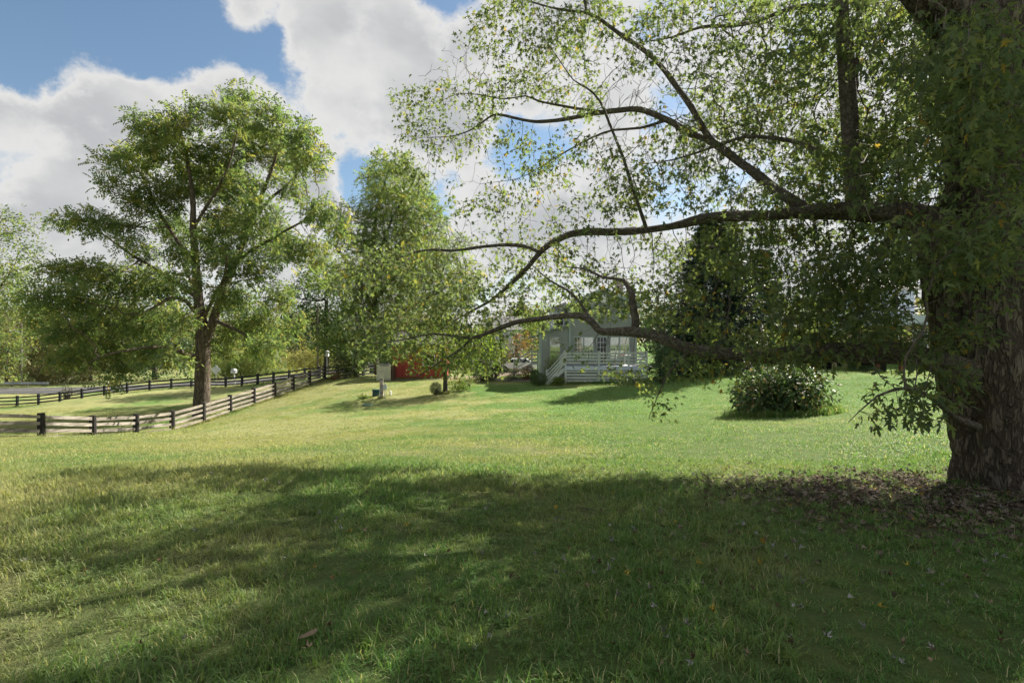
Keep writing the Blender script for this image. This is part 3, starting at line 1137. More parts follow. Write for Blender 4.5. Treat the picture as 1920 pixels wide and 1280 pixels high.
def bush(name, label, loc, rx, ry, h, n, leaf, tpls, ml, seed, stems=7, cat='shrub', group=None, lumps=9, mb=None, shell=0.45, drop=0.2, round_=False, zlo=0.05):
    """a shrub: stems from the ground and leaves through a lumpy dome"""
    r_ = np.random.default_rng(seed)
    root = empty(name, loc, label, cat, group)
    if round_:
        L = [((0, 0, h * 0.52), (rx, ry, h * 0.50))]
    else:
        L = []
        for k in range(lumps):
            a = k * 2.4 + r_.random()
            q = math.sqrt((k + 0.3) / lumps) * 0.68
            zc = h * (0.42 + 0.26 * (1 - q) + 0.08 * r_.normal())
            s = 0.38 + 0.14 * r_.random()
            L.append(((q * rx * math.cos(a), q * ry * math.sin(a), zc), (rx * s, ry * s, min(zc * 0.98, h - zc + 0.12 * h))))
    pos, nrm = [], []
    per = n // len(L)
    for c, s in L:
        u = r_.normal(0, 1, (per, 3))
        u /= np.linalg.norm(u, axis=1, keepdims=True)
        q = 1 - shell * r_.random(per) ** 1.6
        p_ = np.array(c) + u * q[:, None] * np.array(s)
        pos.append(p_)
        nrm.append(u)
    pos, nrm = np.concatenate(pos), np.concatenate(nrm)
    k = pos[:, 2] > zlo
    pos, nrm = pos[k], nrm[k]
    n = len(pos)
    ax = nrm * 0.7 + r_.normal(0, 0.6, (n, 3)) + np.array([0, 0, -drop])
    fr = frames(ax, nrm + r_.normal(0, 0.4, (n, 3)) + np.array([0, 0, 0.5]))
    v, f, a = stamp(tpls, pos, fr, leaf * r_.uniform(0.7, 1.3, n), r_.random(n))
    if not round_ and n > 900:      # stray shoots that break the outline
        sp = []
        for k in range(int(10 + 3 * rx)):
            c, s = L[int(r_.integers(0, len(L)))]
            d_ = r_.normal(0, 1, 3)
            d_[2] = abs(d_[2]) * .8 + .1
            d_ /= np.linalg.norm(d_)
            t_ = r_.uniform(.9, 1.35, 9)
            sp.append(np.array(c) + d_ * t_[:, None] * np.array(s) + r_.normal(0, .03, (9, 3)))
        sp = np.concatenate(sp)
        sp = sp[sp[:, 2] > zlo]
        v2, f2, a2 = stamp(tpls, sp, frames(r_.normal(0, 1, (len(sp), 3)) + [0, 0, .3], r_.normal(0, .5, (len(sp), 3)) + [0, 0, 1]), leaf * r_.uniform(.6, 1.1, len(sp)), r_.random(len(sp)))
        f, v, a = np.concatenate([f, f2 + len(v)]), np.concatenate([v, v2]), np.concatenate([a, a2])
    link('foliage', np_mesh('foliage', v, [f], {'rnd': a}), root, ml)['kind'] = 'stuff'
    ch = []
    for k in range(stems):
        c, s = L[k % len(L)]
        b0 = np.array([c[0] * 0.25 + r_.normal(0, 0.05), c[1] * 0.25 + r_.normal(0, 0.05), -0.05])
        e_ = np.array(c) + r_.normal(0, 0.1, 3) * np.array(s)
        md = (b0 + e_) / 2 + r_.normal(0, 0.05, 3) * h
        p_, q_ = smooth_line([b0, md, e_], [0.02 * h + 0.008, 0.012 * h + 0.006, 0.006], 0.15 * h + 0.03)
        ch.append((p_, q_))
    v, f = tubes(ch, 5)
    link('stems', np_mesh('stems', v, [f], smooth=True), root, mb or M['twig'])
    return root


T_OVAL = [tpl_oval(0.5), tpl_oval(0.38, 0.05)]
T_PIN = [tpl_pinnate(5), tpl_pinnate(4), tpl_pinnate(4), tpl_spray(8, 4, .75, .42, .42)]
T_MAP = [tpl_maple()]
T_SPR = [tpl_spray(7, 1), tpl_spray(6, 2), tpl_spray(8, 3)]


def PL(pts, Y, step=0.35):
    """limb line from (px, py, radius[, dy]) on a tree at depth Y"""
    return smooth_line([P(p[0], p[1], Y + (p[3] if len(p) > 3 else 0)) for p in pts], [p[2] for p in pts], step)


# ------------------------------------------------------------------ the big walnut in the paddock
YW = 36.0
wb = on(378, None, YW)
W_L = [
    PL([(377, 792, .62), (378, 770, .55), (379, 740, .49), (380, 700, .46), (381, 660, .45), (380, 625, .46), (376, 595, .34), (372, 560, .30), (369, 520, .27), (366, 480, .24), (362, 430, .21), (362, 380, .17), (356, 330, .13), (348, 285, .09), (340, 245, .05)], YW),
    PL([(384, 640, .32), (396, 612, .30), (405, 585, .28), (420, 545, .26, .3), (436, 500, .24, .6), (458, 450, .22, 1), (474, 410, .19, 1.2), (488, 372, .15, 1.4), (505, 330, .11, 1.2), (520, 285, .08, 1), (530, 245, .04, 1)], YW),
    PL([(376, 598, .15), (362, 580, .14, -.3), (350, 566, .13, -.7), (330, 558, .11, -1.2), (312, 562, .10, -1.8), (290, 575, .07, -2.6), (262, 590, .05, -3.2)], YW),
    PL([(367, 500, .17), (345, 470, .15, .5), (325, 440, .12, 1), (300, 400, .09, 1.5), (270, 340, .06, 2), (250, 290, .03, 2)], YW),
    PL([(372, 560, .14), (330, 530, .13, 1), (285, 500, .11, 2), (250, 480, .10, 2.5), (215, 455, .07, 3), (170, 425, .05, 3), (120, 415, .03, 3)], YW),
    PL([(381, 655, .16), (360, 668, .14, -.8), (330, 655, .13, -1.8), (300, 650, .11, -2.8), (250, 655, .08, -4), (200, 665, .05, -5), (165, 680, .03, -5.5)], YW),
    PL([(436, 500, .13, .6), (470, 470, .11, 0), (505, 450, .10, -1), (540, 430, .08, -1.5), (580, 412, .05, -2), (625, 415, .03, -2)], YW),
    PL([(474, 410, .13, 1.2), (510, 370, .10, 1.6), (540, 345, .08, 2), (570, 310, .05, 2), (590, 280, .03, 2)], YW),
    PL([(400, 600, .13), (425, 610, .11, -1), (455, 625, .09, -1.8), (490, 640, .07, -2.5), (520, 640, .04, -3)], YW),
    PL([(362, 430, .11), (385, 390, .10, -.6), (410, 350, .08, -1), (432, 300, .06, -1), (445, 240, .04, -1), (450, 190, .02, -1)], YW),
    PL([(380, 600, .12), (400, 560, .10, -2), (420, 520, .08, -3.4), (425, 480, .05, -4.4)], YW),
    PL([(372, 545, .12), (355, 520, .10, 2), (340, 490, .08, 4), (330, 460, .05, 5.4)], YW),
]
W_C = [
    (450, 185, 45, 34), (425, 215, 55, 40), (505, 225, 60, 45), (560, 255, 50, 50), (590, 300, 34, 45), (520, 290, 70, 50), (470, 260, 60, 45),
    (370, 205, 38, 30), (345, 225, 45, 34), (285, 235, 62, 36), (220, 250, 34, 28), (320, 275, 80, 45), (250, 300, 60, 45), (200, 300, 30, 26), (215, 345, 40, 34),
    (420, 300, 70, 50), (380, 340, 80, 55), (300, 365, 70, 50), (255, 385, 45, 30), (450, 350, 70, 45), (540, 350, 50, 36), (560, 300, 40, 40),
    (330, 430, 60, 40), (430, 410, 60, 40), (500, 400, 45, 36), (400, 470, 50, 36), (520, 440, 50, 36), (600, 400, 56, 34), (640, 430, 30, 36), (560, 470, 45, 40),
    (165, 415, 70, 28), (105, 415, 26, 20), (230, 430, 50, 34), (180, 455, 60, 28), (260, 470, 50, 34),
    (150, 510, 90, 34), (230, 530, 90, 44), (300, 530, 60, 40), (120, 560, 80, 40), (80, 590, 50, 40), (200, 590, 90, 44), (280, 610, 70, 36), (130, 620, 70, 36), (210, 650, 70, 34), (150, 670, 60, 30),
    (230, 690, 36, 24), (190, 715, 16, 18, -4), (110, 670, 40, 30), (330, 600, 50, 34), (320, 670, 44, 22), (270, 660, 50, 26), (215, 712, 12, 14, -4), (40, 560, 30, 30),
    (440, 560, 54, 40), (480, 600, 60, 40), (520, 560, 50, 40), (440, 620, 40, 36), (500, 650, 50, 26), (545, 610, 34, 36), (430, 660, 34, 26), (480, 510, 50, 34), (455, 430, 50, 38, -2.5), (430, 490, 44, 36, -3), (500, 470, 50, 36, -2), (400, 440, 44, 36, -3), (350, 480, 44, 32, -2), (425, 560, 46, 32, -3.5), (470, 380, 44, 30, -2.5), (590, 470, 36, 40), (590, 520, 26, 34), (350, 530, 40, 40)]
apts = ell_points([(c[0], c[1], c[2] * .66, c[3] * .66) + tuple(c[4:]) for c in W_C], YW, 6900, 21, 1.05, 3.0)
make_tree('walnut_tree', 'tall spreading green walnut behind the rail fence, its stout forked trunk rising in the paddock', wb, W_L, apts, (M['bark_walnut'], M['walnut_leaf']),
          0.33, 3.2, 0.38, 4, 0.54, T_PIN, 0.036, 31, tip=0.011, droop=0.12, jit=0.22)

# ------------------------------------------------------------------ second tall tree, yellowing, behind the shed
Y2 = 56.0
b2 = on(702, None, Y2)
S_L = [
    PL([(702, 700, .50), (702, 660, .42), (703, 600, .36), (702, 540, .30), (701, 490, .26), (701, 440, .20), (708, 390, .14), (722, 340, .09), (735, 300, .04)], Y2, .5),
    PL([(701, 600, .26), (688, 555, .24, 1), (668, 515, .21, 1.5), (645, 482, .18, 2), (630, 462, .14, 2), (640, 440, .08, 2), (655, 410, .05, 2)], Y2, .5),
    PL([(702, 480, .18), (715, 462, .17, -1), (724, 440, .13, -1.5), (740, 400, .09, -2), (765, 360, .06, -2), (780, 330, .03, -2)], Y2, .5),
    PL([(703, 560, .17), (730, 530, .15, 1), (760, 500, .12, 2), (790, 460, .08, 3), (815, 430, .04, 3)], Y2, .5),
    PL([(703, 600, .16), (740, 590, .14, -1), (780, 570, .10, -2), (830, 545, .06, -2)], Y2, .5),
]
S_C = [(735, 312, 44, 20), (745, 345, 60, 34), (700, 335, 22, 26), (770, 390, 54, 40), (725, 400, 56, 40), (800, 420, 34, 30), (690, 400, 26, 26), (740, 455, 64, 36), (800, 460, 40, 30), (680, 460, 34, 30),
       (760, 505, 70, 36), (700, 520, 60, 34), (640, 440, 26, 30), (650, 400, 24, 20), (820, 510, 40, 34), (850, 470, 34, 30), (870, 520, 36, 30), (760, 560, 60, 34), (840, 560, 50, 30), (690, 570, 50, 34), (620, 500, 30, 30), (660, 540, 30, 26)]
make_tree('tall_yellowing_tree', 'tall yellow green tree with a narrow top, behind the cream enclosure', b2, S_L, ell_points([(c[0], c[1], c[2] * 1.12, c[3] * 1.0) for c in S_C], Y2, 3500, 22, 1.1, 2.0), (M['bark_grey'], M['yellow_leaf']),
          0.50, 4.4, 0.60, 4, 0.64, T_PIN, 0.045, 33, tip=0.013, droop=0.12, jit=0.32)

# ------------------------------------------------------------------ darker and farther trees
def plain_tree(name, label, px, Y, trunk_r, h_px_top, clumps, n, ml, D, scl, seed, tpls=None, per=2, group='background trees behind the fences', lean=0, mb=None, yspread=1.5, thr=0.09, jit=None, forks=3):
    b_ = on(px, None, Y)
    by = 640 - (b_.z - CAMZ) / Y * F
    r_ = np.random.default_rng(seed)
    mid = h_px_top + (by - h_px_top) * 0.45
    L = [PL([(px, by + 6, trunk_r * 1.15), (px + lean * .3, by * .7 + mid * .3, trunk_r * .85), (px + lean * .6, mid, trunk_r * .6), (px + lean, h_px_top + (by - h_px_top) * .12, trunk_r * .12)], Y, .6)]
    for k in range(forks):
        c = clumps[int(r_.integers(0, len(clumps)))]
        t = 0.35 + 0.4 * r_.random()
        sy = by + (mid - by) * (t + .3)
        L.append(PL([(px + lean * .4, sy, trunk_r * .45), ((px + c[0]) / 2, (sy + c[1]) / 2 + 4, trunk_r * .3, r_.normal(0, 1)), (c[0], c[1], trunk_r * .08, r_.normal(0, 1.5))], Y, .6))
    return make_tree(name, label, b_, L, ell_points(clumps, Y, n, seed + 1, 1.2, yspread), (mb or M['bark_grey'], ml), D, D * 9, D * 1.35, per, scl, tpls or T_SPR, thr, seed + 2,
                     tip=0.018, jit=jit if jit is not None else D * 0.7, group=group)


plain_tree('dark_tree', 'dense dark green tree low between the walnut and the yellowing tree', 612, 66, .36, 455,
           [(600, 520, 40, 36), (570, 560, 40, 40), (620, 570, 50, 46), (650, 530, 30, 30), (590, 620, 50, 40), (640, 630, 50, 34), (670, 600, 36, 36), (560, 610, 26, 34)], 1300, M['dark_leaf'], .55, 1.05, 101, thr=.06)
plain_tree('drooping_tree', 'mid green tree with hanging boughs in front of the dark tree, beside the cream enclosure', 668, 50, .28, 560,
           [(660, 600, 40, 30), (640, 640, 30, 28), (690, 630, 36, 30), (610, 640, 22, 24), (670, 660, 40, 22), (715, 610, 30, 30), (655, 685, 28, 14)], 1100, M['lime_leaf'], .40, .74, 105, thr=.05)
plain_tree('edge_tree', 'pale olive green tree leaning in at the edge of the paddock left of the walnut', -40, 52, .5, 380,
           [(10, 420, 46, 34), (45, 470, 34, 30), (-30, 430, 60, 50), (20, 510, 46, 34), (-30, 520, 70, 50), (20, 570, 40, 34), (-20, 620, 60, 50), (25, 640, 30, 40), (10, 690, 26, 30)], 1300, M['walnut_leaf'], .5, .8, 109, thr=.06)
plain_tree('scrub_tree', 'tan green scrub tree beyond the guardrail left of the utility pole', 12, 95, .25, 570,
           [(10, 610, 40, 36), (30, 640, 36, 36), (-10, 660, 40, 40), (20, 690, 40, 26), (-60, 640, 50, 60)], 500, M['olive_leaf'], .8, 1.2, 113)
plain_tree('scrub_tree', 'tan green scrub tree beyond the guardrail right of the utility pole', 80, 96, .25, 560,
           [(70, 620, 36, 40), (95, 650, 40, 36), (110, 600, 40, 40), (75, 690, 40, 26), (120, 680, 36, 30)], 560, M['olive_leaf'], .8, 1.2, 117)
plain_tree('scrub_tree', 'bushy olive tree across the road behind the hanging boughs of the walnut', 170, 98, .3, 540,
           [(170, 600, 50, 44), (150, 650, 50, 40), (200, 660, 50, 40), (210, 610, 40, 36), (180, 700, 60, 22)], 650, M['olive_leaf'], .8, 1.25, 121)
plain_tree('dark_tree', 'dark green tree across the road immediately left of the walnut trunk', 290, 96, .4, 500,
           [(290, 560, 60, 50), (260, 620, 60, 46), (320, 630, 56, 46), (290, 680, 70, 36), (240, 690, 40, 28)], 800, M['dark_leaf'], .9, 1.4, 125)
plain_tree('gold_tree', 'pale green tree across the road immediately right of the walnut trunk', 430, 97, .3, 550,
           [(430, 600, 44, 40), (460, 640, 50, 40), (410, 650, 44, 36), (440, 690, 60, 24)], 650, M['yellow_leaf'], .75, 1.15, 129)
plain_tree('gold_tree', 'golden yellow tree across the road to the left of the grey pole', 555, 94, .28, 570,
           [(540, 620, 36, 36), (570, 610, 36, 34), (555, 660, 46, 34), (590, 645, 30, 34), (520, 665, 34, 30), (560, 690, 50, 20)], 750, M['gold_leaf'], .7, 1.05, 133)
plain_tree('scrub_tree', 'dusty green tree across the road under the golden tree', 500, 88, .22, 620,
           [(500, 655, 30, 26), (480, 680, 34, 22), (520, 690, 34, 18), (610, 680, 40, 20), (450, 695, 34, 16)], 450, M['lime_leaf'], .7, 1.0, 137)
plain_tree('scrub_tree', 'dusty grey green tree behind the red shed', 790, 80, .3, 540,
           [(780, 590, 50, 40), (820, 620, 50, 36), (750, 630, 46, 36), (860, 610, 40, 30), (800, 660, 60, 30)], 650, M['olive_leaf'], .75, 1.1, 141)
plain_tree('russet_tree', 'reddish brown autumn tree to the left of the green house', 968, 62, .2, 615,
           [(965, 650, 24, 24), (985, 640, 20, 20), (950, 665, 18, 20), (975, 675, 28, 16), (995, 662, 14, 18)], 500, M['russet_leaf'], .42, .6, 145, group='trees around the green house')
plain_tree('green_tree', 'mid green tree rising behind the porch roof of the green house', 1018, 75, .3, 560,
           [(1010, 600, 34, 30), (1035, 590, 30, 26), (985, 615, 26, 24), (1000, 640, 40, 26), (1050, 615, 24, 26)], 600, M['lime_leaf'], .6, .9, 149, group='trees around the green house')
plain_tree('green_tree', 'dark leafy tree between the green house and the conifer', 1235, 56, .3, 540,
           [(1230, 600, 36, 34), (1260, 580, 34, 34), (1250, 640, 44, 34), (1290, 620, 36, 40)], 700, M['dark_leaf'], .5, .8, 153, group='trees around the green house')
plain_tree('green_tree', 'small dark tree on the skyline past the white house, framed by the maple trunk', 1738, 90, .25, 560,
           [(1725, 585, 16, 16), (1745, 590, 16, 20), (1735, 605, 26, 14), (1770, 580, 26, 22), (1800, 590, 30, 26)], 380, M['dark_leaf'], .7, 1.0, 157, group='trees around the white house')
plain_tree('green_tree', 'broad green tree to the left of the white house behind the maple', 1480, 70, .4, 540,
           [(1450, 590, 50, 36), (1500, 575, 50, 34), (1540, 600, 50, 34), (1480, 625, 80, 30), (1570, 625, 40, 28)], 800, M['lime_leaf'], .75, 1.15, 161, group='trees around the white house')
plain_tree('green_tree', 'hazy green tree far behind the red shed roof', 905, 95, .3, 580,
           [(905, 620, 34, 26), (880, 640, 34, 24), (930, 645, 34, 24), (900, 670, 50, 20)], 450, M['grey_leaf'], .8, 1.2, 165)

# dark conifer behind the green house
def conifer(name, label, px, Y, top, wid, mb, ml, seed):
    b_ = on(px, None, Y)
    r_ = np.random.default_rng(seed)
    by = 640 - (b_.z - CAMZ) / Y * F
    H = (by - top) / F * Y
    R = wid / F * Y
    root = empty(name, b_, label, 'tree', 'trees around the green house')
    tp, tr_ = smooth_line([(0, 0, -.2), (0.05, 0, H * .5), (0, 0, H)], [.34, .2, .02], .8)
    v, f = tubes([(tp, tr_)], 10, .02)
    link('trunk', np_mesh('trunk', v, [f], smooth=True), root, mb)
    pos, ax, ch = [], [], []
    for k in range(330):
        t = 0.06 + 0.93 * (k / 330) ** 0.9
        z = H * t
        L = R * (1 - t) ** 0.75 * (0.75 + 0.5 * r_.random()) + .25
        a = k * 2.39996 + r_.normal(0, .2)
        d = np.array([math.cos(a), math.sin(a), 0.25 - 0.5 * (1 - t)])
        e_ = np.array([0, 0, z]) + d * L
        ch.append((np.array([[0, 0, z], (np.array([0, 0, z]) + e_) / 2 + [0, 0, .1], e_]), np.array([.035, .022, .008])))
        m_ = int(5 + L * 9)
        tt = 0.25 + 0.78 * r_.random(m_)
        pos.append(np.array([0, 0, z]) + d * L * tt[:, None] + r_.normal(0, .16, (m_, 3)))
        ax.append(np.repeat(d[None], m_, 0) + r_.normal(0, .35, (m_, 3)) + [0, 0, -.25])
    pos, ax = np.concatenate(pos), np.concatenate(ax)
    v, f = tubes(ch, 3)
    link('twigs', np_mesh('twigs', v, [f], smooth=True), root, mb)
    T = []
    for s in range(3):
        q = np.random.default_rng(900 + s)
        V, fc = [], []
        for j in range(9):
            o = np.array([0.1 + 0.09 * j, 0, 0])
            d = np.array([.8, (-1) ** j * .75, q.normal(0, .25)])
            b0 = len(V)
            s_ = np.cross(d, [0, 0, 1.0]) * .07
            V += [o - s_, o + s_, o + d * .34]
            fc.append((b0, b0 + 1, b0 + 2))
        T.append((np.array(V), [np.array(fc)]))
    v, f, a = stamp(T, pos, frames(ax, r_.normal(0, .4, (len(pos), 3)) + [0, 0, 1]), r_.uniform(.4, .75, len(pos)), r_.random(len(pos)))
    link('crown', np_mesh('crown', v, [f], {'rnd': a}), root, ml)
    return root


conifer('conifer', 'dark blue green conifer standing behind the green house beneath the upper maple bough', 1340, 38, 405, 105, M['bark_grey'], M['conifer_leaf'], 171)
conifer('conifer', 'dark conifer half hidden behind the first one, towards the white house', 1425, 62, 470, 62, M['bark_grey'], M['conifer_leaf'], 172)

# the small tree in front of the shed
Y5 = 34.0
b5 = on(834, None, Y5)
E_L = [PL([(835, 742, .17), (835, 715, .14), (834, 690, .13), (832, 660, .10), (830, 630, .07), (828, 600, .03)], Y5, .2),
       PL([(834, 695, .09), (855, 665, .07, .5), (880, 645, .05, 1), (905, 630, .02, 1)], Y5, .2),
       PL([(834, 690, .08), (810, 670, .06, -.5), (785, 660, .04, -1), (760, 655, .02, -1)], Y5, .2)]
E_C = [(830, 610, 40, 26), (790, 640, 46, 26), (870, 640, 50, 34), (910, 645, 34, 34), (850, 675, 50, 26), (920, 670, 24, 24), (800, 680, 34, 22), (760, 660, 26, 20), (830, 700, 24, 14), (880, 690, 30, 20)]
make_tree('small_tree', 'small lime green tree with a thin trunk in front of the red shed', b5, E_L, ell_points(E_C, Y5, 1500, 41, 1.0, .6), (M['bark_grey'], M['lime_leaf']),
          .20, 2.4, .26, 4, .21, T_OVAL, .05, 43, tip=.005, jit=.16)
# ------------------------------------------------------------------ the old silver maple at the right
YM = 5.8
MB0 = Vector((5.42, 5.8, gz(5.42, 5.8)))
maple = empty('maple_tree', MB0, 'huge old silver maple with furrowed dark trunk and long boughs reaching over the lawn', 'tree')
moff = np.array(MB0)


def ln(pts, step=0.16, default=YM):
    return smooth_line([P(p[0], p[1], p[3] if len(p) > 3 else default) for p in pts], [p[2] for p in pts], step)


def gnarly(name, pts, rad, sides, seed, flute=0.10, rough=0.05, flare=0.0, mat='bark_maple'):
    """a stout stem with flutes, furrowed bark and, at the foot, buttress roots"""
    r_ = np.random.default_rng(seed)
    k = len(pts)
    tan = np.gradient(pts, axis=0)
    tan /= np.linalg.norm(tan, axis=1, keepdims=True)
    u = np.cross(tan, [0.1, 1.0, 0.05])
    u /= np.linalg.norm(u, axis=1, keepdims=True)
    v = np.cross(tan, u)
    th = np.arange(sides) * 2 * np.pi / sides
    s = np.concatenate([[0], np.cumsum(np.linalg.norm(np.diff(pts, axis=0), axis=1))])
    ph = r_.random(6) * 6.28
    f = np.zeros((k, sides))
    for j, (m_, a) in enumerate([(3, 1.0), (5, .8), (7, .5), (2, .7)]):
        f += a * np.sin(m_ * th[None] + ph[j] + 0.35 * s[:, None] * (1 if j % 2 else -1))
    f *= flute / 1.6
    # bark plates: ridged noise stretched along the stem
    nz = np.zeros((k, sides))
    for (fr_, fs, a) in [(9, 1.6, 1.0), (17, 3.0, .7), (31, 6.5, .45)]:
        q = vnoise(th[None] * fr_ / 6.283 * 1.0 + 0 * s[:, None] + .3 * np.sin(s[:, None] * 3), s[:, None] * fs + 0 * th[None], seed + fr_)
        nz += a * (1 - np.abs(q * 2 - 1) * 2)
    # close the seam
    wgt = np.clip((th - 5.7) / .58, 0, 1)[None]
    nz = nz * (1 - wgt) + np.repeat(nz[:, :1], sides, 1) * wgt
    rr = rad[:, None] * (1 + f + rough * nz)
    if flare:
        butt = 0.5 + 0.5 * np.cos(5 * th[None] + ph[4])
        rr += flare * np.exp(-s[:, None] / 0.28) * (0.35 + butt ** 2)
    ring = pts[:, None] + (u[:, None] * np.cos(th)[None, :, None] + v[:, None] * np.sin(th)[None, :, None]) * rr[:, :, None]
    idx = np.arange(k * sides).reshape(k, sides)
    n_ = np.roll(idx, -1, 1)
    q = np.stack([idx[:-1], n_[:-1], n_[1:], idx[1:]], -1).reshape(-1, 4)
    V = ring.reshape(-1, 3)
    cap = np.array([list(idx[-1])])
    return link(name, np_mesh(name, V - moff, [q, cap], smooth=True), maple, M[mat])


tp, tr_ = ln([(1930, 950, .585), (1928, 905, .58), (1920, 840, .575), (1906, 760, .575), (1884, 660, .585), (1878, 570, .57), (1874, 480, .52), (1872, 380, .46), (1874, 260, .42), (1884, 120, .38), (1890, -60, .34), (1880, -350, .27), (1870, -700, .2), (1885, -1050, .12), (1890, -1300, .04)], .055)
gnarly('trunk', tp, tr_, 120, 11, .12, .095, .11)
# the stem that leaves to the left and becomes the upper bough
lp, lr = ln([(1872, 860, .22), (1852, 760, .32), (1832, 660, .36), (1815, 580, .36), (1800, 520, .34), (1780, 470, .28), (1752, 436, .21), (1720, 412, .15, 5.9), (1680, 400, .12, 6.0)], .055)
gnarly('limb', lp, lr, 56, 12, .10, .055)
up_, ur = ln([(1880, 210, .24), (1850, 130, .23, 5.6), (1812, 70, .21, 5.4), (1770, 22, .18, 5.2), (1720, -30, .15, 5.1), (1640, -140, .11, 5.0), (1560, -260, .06, 5.0)], .07)
gnarly('limb', up_, ur, 36, 13, .10, .05)

A_ = ln([(1690, 402, .12, 6.0), (1650, 396, .105, 6.1), (1600, 394, .098, 6.25), (1560, 394, .090, 6.4), (1500, 398, .080, 6.6), (1450, 403, .072, 6.8), (1400, 405, .066, 7.0), (1330, 408, .060, 7.2), (1260, 424, .056, 7.4), (1180, 434, .052, 7.6), (1100, 435, .050, 7.8), (1062, 442, .048, 7.9),
         (1020, 466, .045, 8.0), (990, 500, .034, 8.1), (960, 530, .028, 8.1), (925, 560, .022, 8.2), (890, 580, .016, 8.2), (845, 605, .010, 8.3), (790, 640, .005, 8.3)])
A1 = ln([(1010, 472, .030, 8.0), (985, 462, .030, 8.1), (950, 459, .027, 8.2), (900, 463, .024, 8.4), (850, 470, .022, 8.5), (810, 468, .018, 8.6), (770, 475, .014, 8.8), (730, 492, .009, 9.0), (690, 505, .005, 9.1)])
A2 = ln([(1520, 396, .070, 6.6), (1490, 380, .066, 6.7), (1450, 352, .060, 6.9), (1410, 322, .056, 7.1), (1370, 292, .052, 7.3), (1335, 268, .050, 7.5), (1290, 248, .046, 7.7), (1250, 225, .042, 7.9), (1200, 206, .039, 8.1), (1160, 207, .036, 8.2), (1110, 214, .034, 8.3), (1050, 225, .030, 8.4), (1000, 228, .025, 8.5), (960, 220, .021, 8.6), (925, 216, .017, 8.6), (890, 240, .012, 8.7), (850, 255, .008, 8.8), (800, 258, .004, 8.9)])
A2b = ln([(1130, 210, .022, 8.2), (1080, 203, .020, 8.3), (1040, 196, .018, 8.4), (1010, 190, .016, 8.5), (985, 180, .013, 8.6), (945, 186, .010, 8.7), (900, 178, .008, 8.8), (860, 176, .005, 8.9), (825, 190, .003, 9.0)])
A3 = ln([(1340, 272, .046, 7.5), (1318, 240, .044, 7.5), (1296, 200, .042, 7.5), (1270, 165, .040, 7.6), (1240, 125, .037, 7.7), (1205, 92, .034, 7.8), (1170, 70, .031, 7.9), (1140, 48, .028, 8.0), (1105, 26, .024, 8.1), (1050, 18, .018, 8.2), (1000, 5, .012, 8.3), (940, -15, .006, 8.4)])
A3b = ln([(1100, 26, .020, 8.1), (1097, 5, .018, 8.1), (1090, -30, .014, 8.1), (1075, -90, .008, 8.1)])
A5 = ln([(1608, 396, .100, 6.2), (1604, 350, .096, 6.25), (1598, 300, .092, 6.3), (1594, 240, .086, 6.35), (1590, 180, .080, 6.4), (1586, 120, .074, 6.45), (1582, 60, .068, 6.5), (1579, 0, .062, 6.55), (1572, -90, .05, 6.6), (1560, -220, .035, 6.7), (1540, -340, .015, 6.8)])
A5b = ln([(1580, 18, .040, 6.5), (1540, 12, .036, 6.6), (1500, 13, .033, 6.8), (1460, 24, .030, 7.0), (1420, 40, .027, 7.2), (1370, 49, .024, 7.4), (1315, 51, .020, 7.6), (1260, 70, .013, 7.8), (1200, 80, .006, 8.0)])
A5c = ln([(1597, 190, .030, 6.4), (1604, 140, .028, 6.5), (1610, 80, .025, 6.6), (1608, 30, .020, 6.7), (1612, -40, .012, 6.8)])
A6 = ln([(1535, 285, .030, 6.4), (1500, 268, .028, 6.6), (1450, 259, .026, 6.8), (1400, 256, .024, 7.0), (1360, 268, .020, 7.2), (1310, 285, .016, 7.4), (1260, 300, .010, 7.6), (1190, 310, .005, 7.8)])
A7 = ln([(1212, 428, .026, 7.5), (1192, 370, .024, 7.5), (1170, 300, .022, 7.6), (1148, 245, .020, 7.6), (1125, 190, .017, 7.7), (1100, 165, .013, 7.7), (1075, 150, .009, 7.8), (1040, 100, .006, 7.8), (1015, 65, .003, 7.9)])
A8 = ln([(1255, 224, .026, 7.9), (1200, 240, .020, 8.0), (1150, 244, .017, 8.1), (1110, 258, .014, 8.2), (1060, 285, .011, 8.3), (1010, 315, .008, 8.4), (970, 335, .005, 8.5), (900, 345, .003, 8.6)])
B_ = ln([(q_[0], q_[1], q_[2] * .84, q_[3]) for q_ in [(1850, 720, .17, 5.6), (1790, 690, .15, 5.5), (1740, 672, .135, 5.55), (1690, 662, .125, 5.65), (1640, 660, .115, 5.75), (1580, 660, .108, 5.85), (1500, 663, .100, 6.0), (1440, 667, .095, 6.15), (1380, 664, .090, 6.3), (1330, 660, .086, 6.4), (1290, 652, .080, 6.5), (1250, 638, .074, 6.6), (1215, 626, .068, 6.7), (1180, 622, .064, 6.8),
         (1145, 622, .060, 6.9), (1124, 620, .055, 6.95), (1112, 606, .050, 7.0), (1096, 594, .045, 7.05), (1060, 592, .041, 7.15), (1010, 598, .038, 7.3), (965, 605, .035, 7.4), (920, 622, .031, 7.5), (885, 633, .027, 7.6), (850, 630, .021, 7.7), (810, 626, .017, 7.8), (770, 634, .012, 7.9), (720, 642, .007, 8.0), (670, 645, .004, 8.1)]])
B1 = ln([(884, 634, .018, 7.6), (862, 656, .016, 7.6), (830, 675, .012, 7.6), (800, 695, .009, 7.6), (775, 712, .005, 7.65)])
B2 = ln([(1190, 622, .052, 6.8), (1192, 600, .050, 6.8), (1186, 570, .046, 6.8), (1184, 548, .040, 6.8), (1170, 525, .026, 6.85), (1130, 520, .018, 7.0), (1100, 505, .012, 7.1), (1060, 500, .006, 7.2)])
B3 = ln([(1106, 598, .022, 7.05), (1090, 570, .019, 7.1), (1065, 545, .015, 7.2), (1030, 525, .011, 7.3), (990, 490, .006, 7.4)])
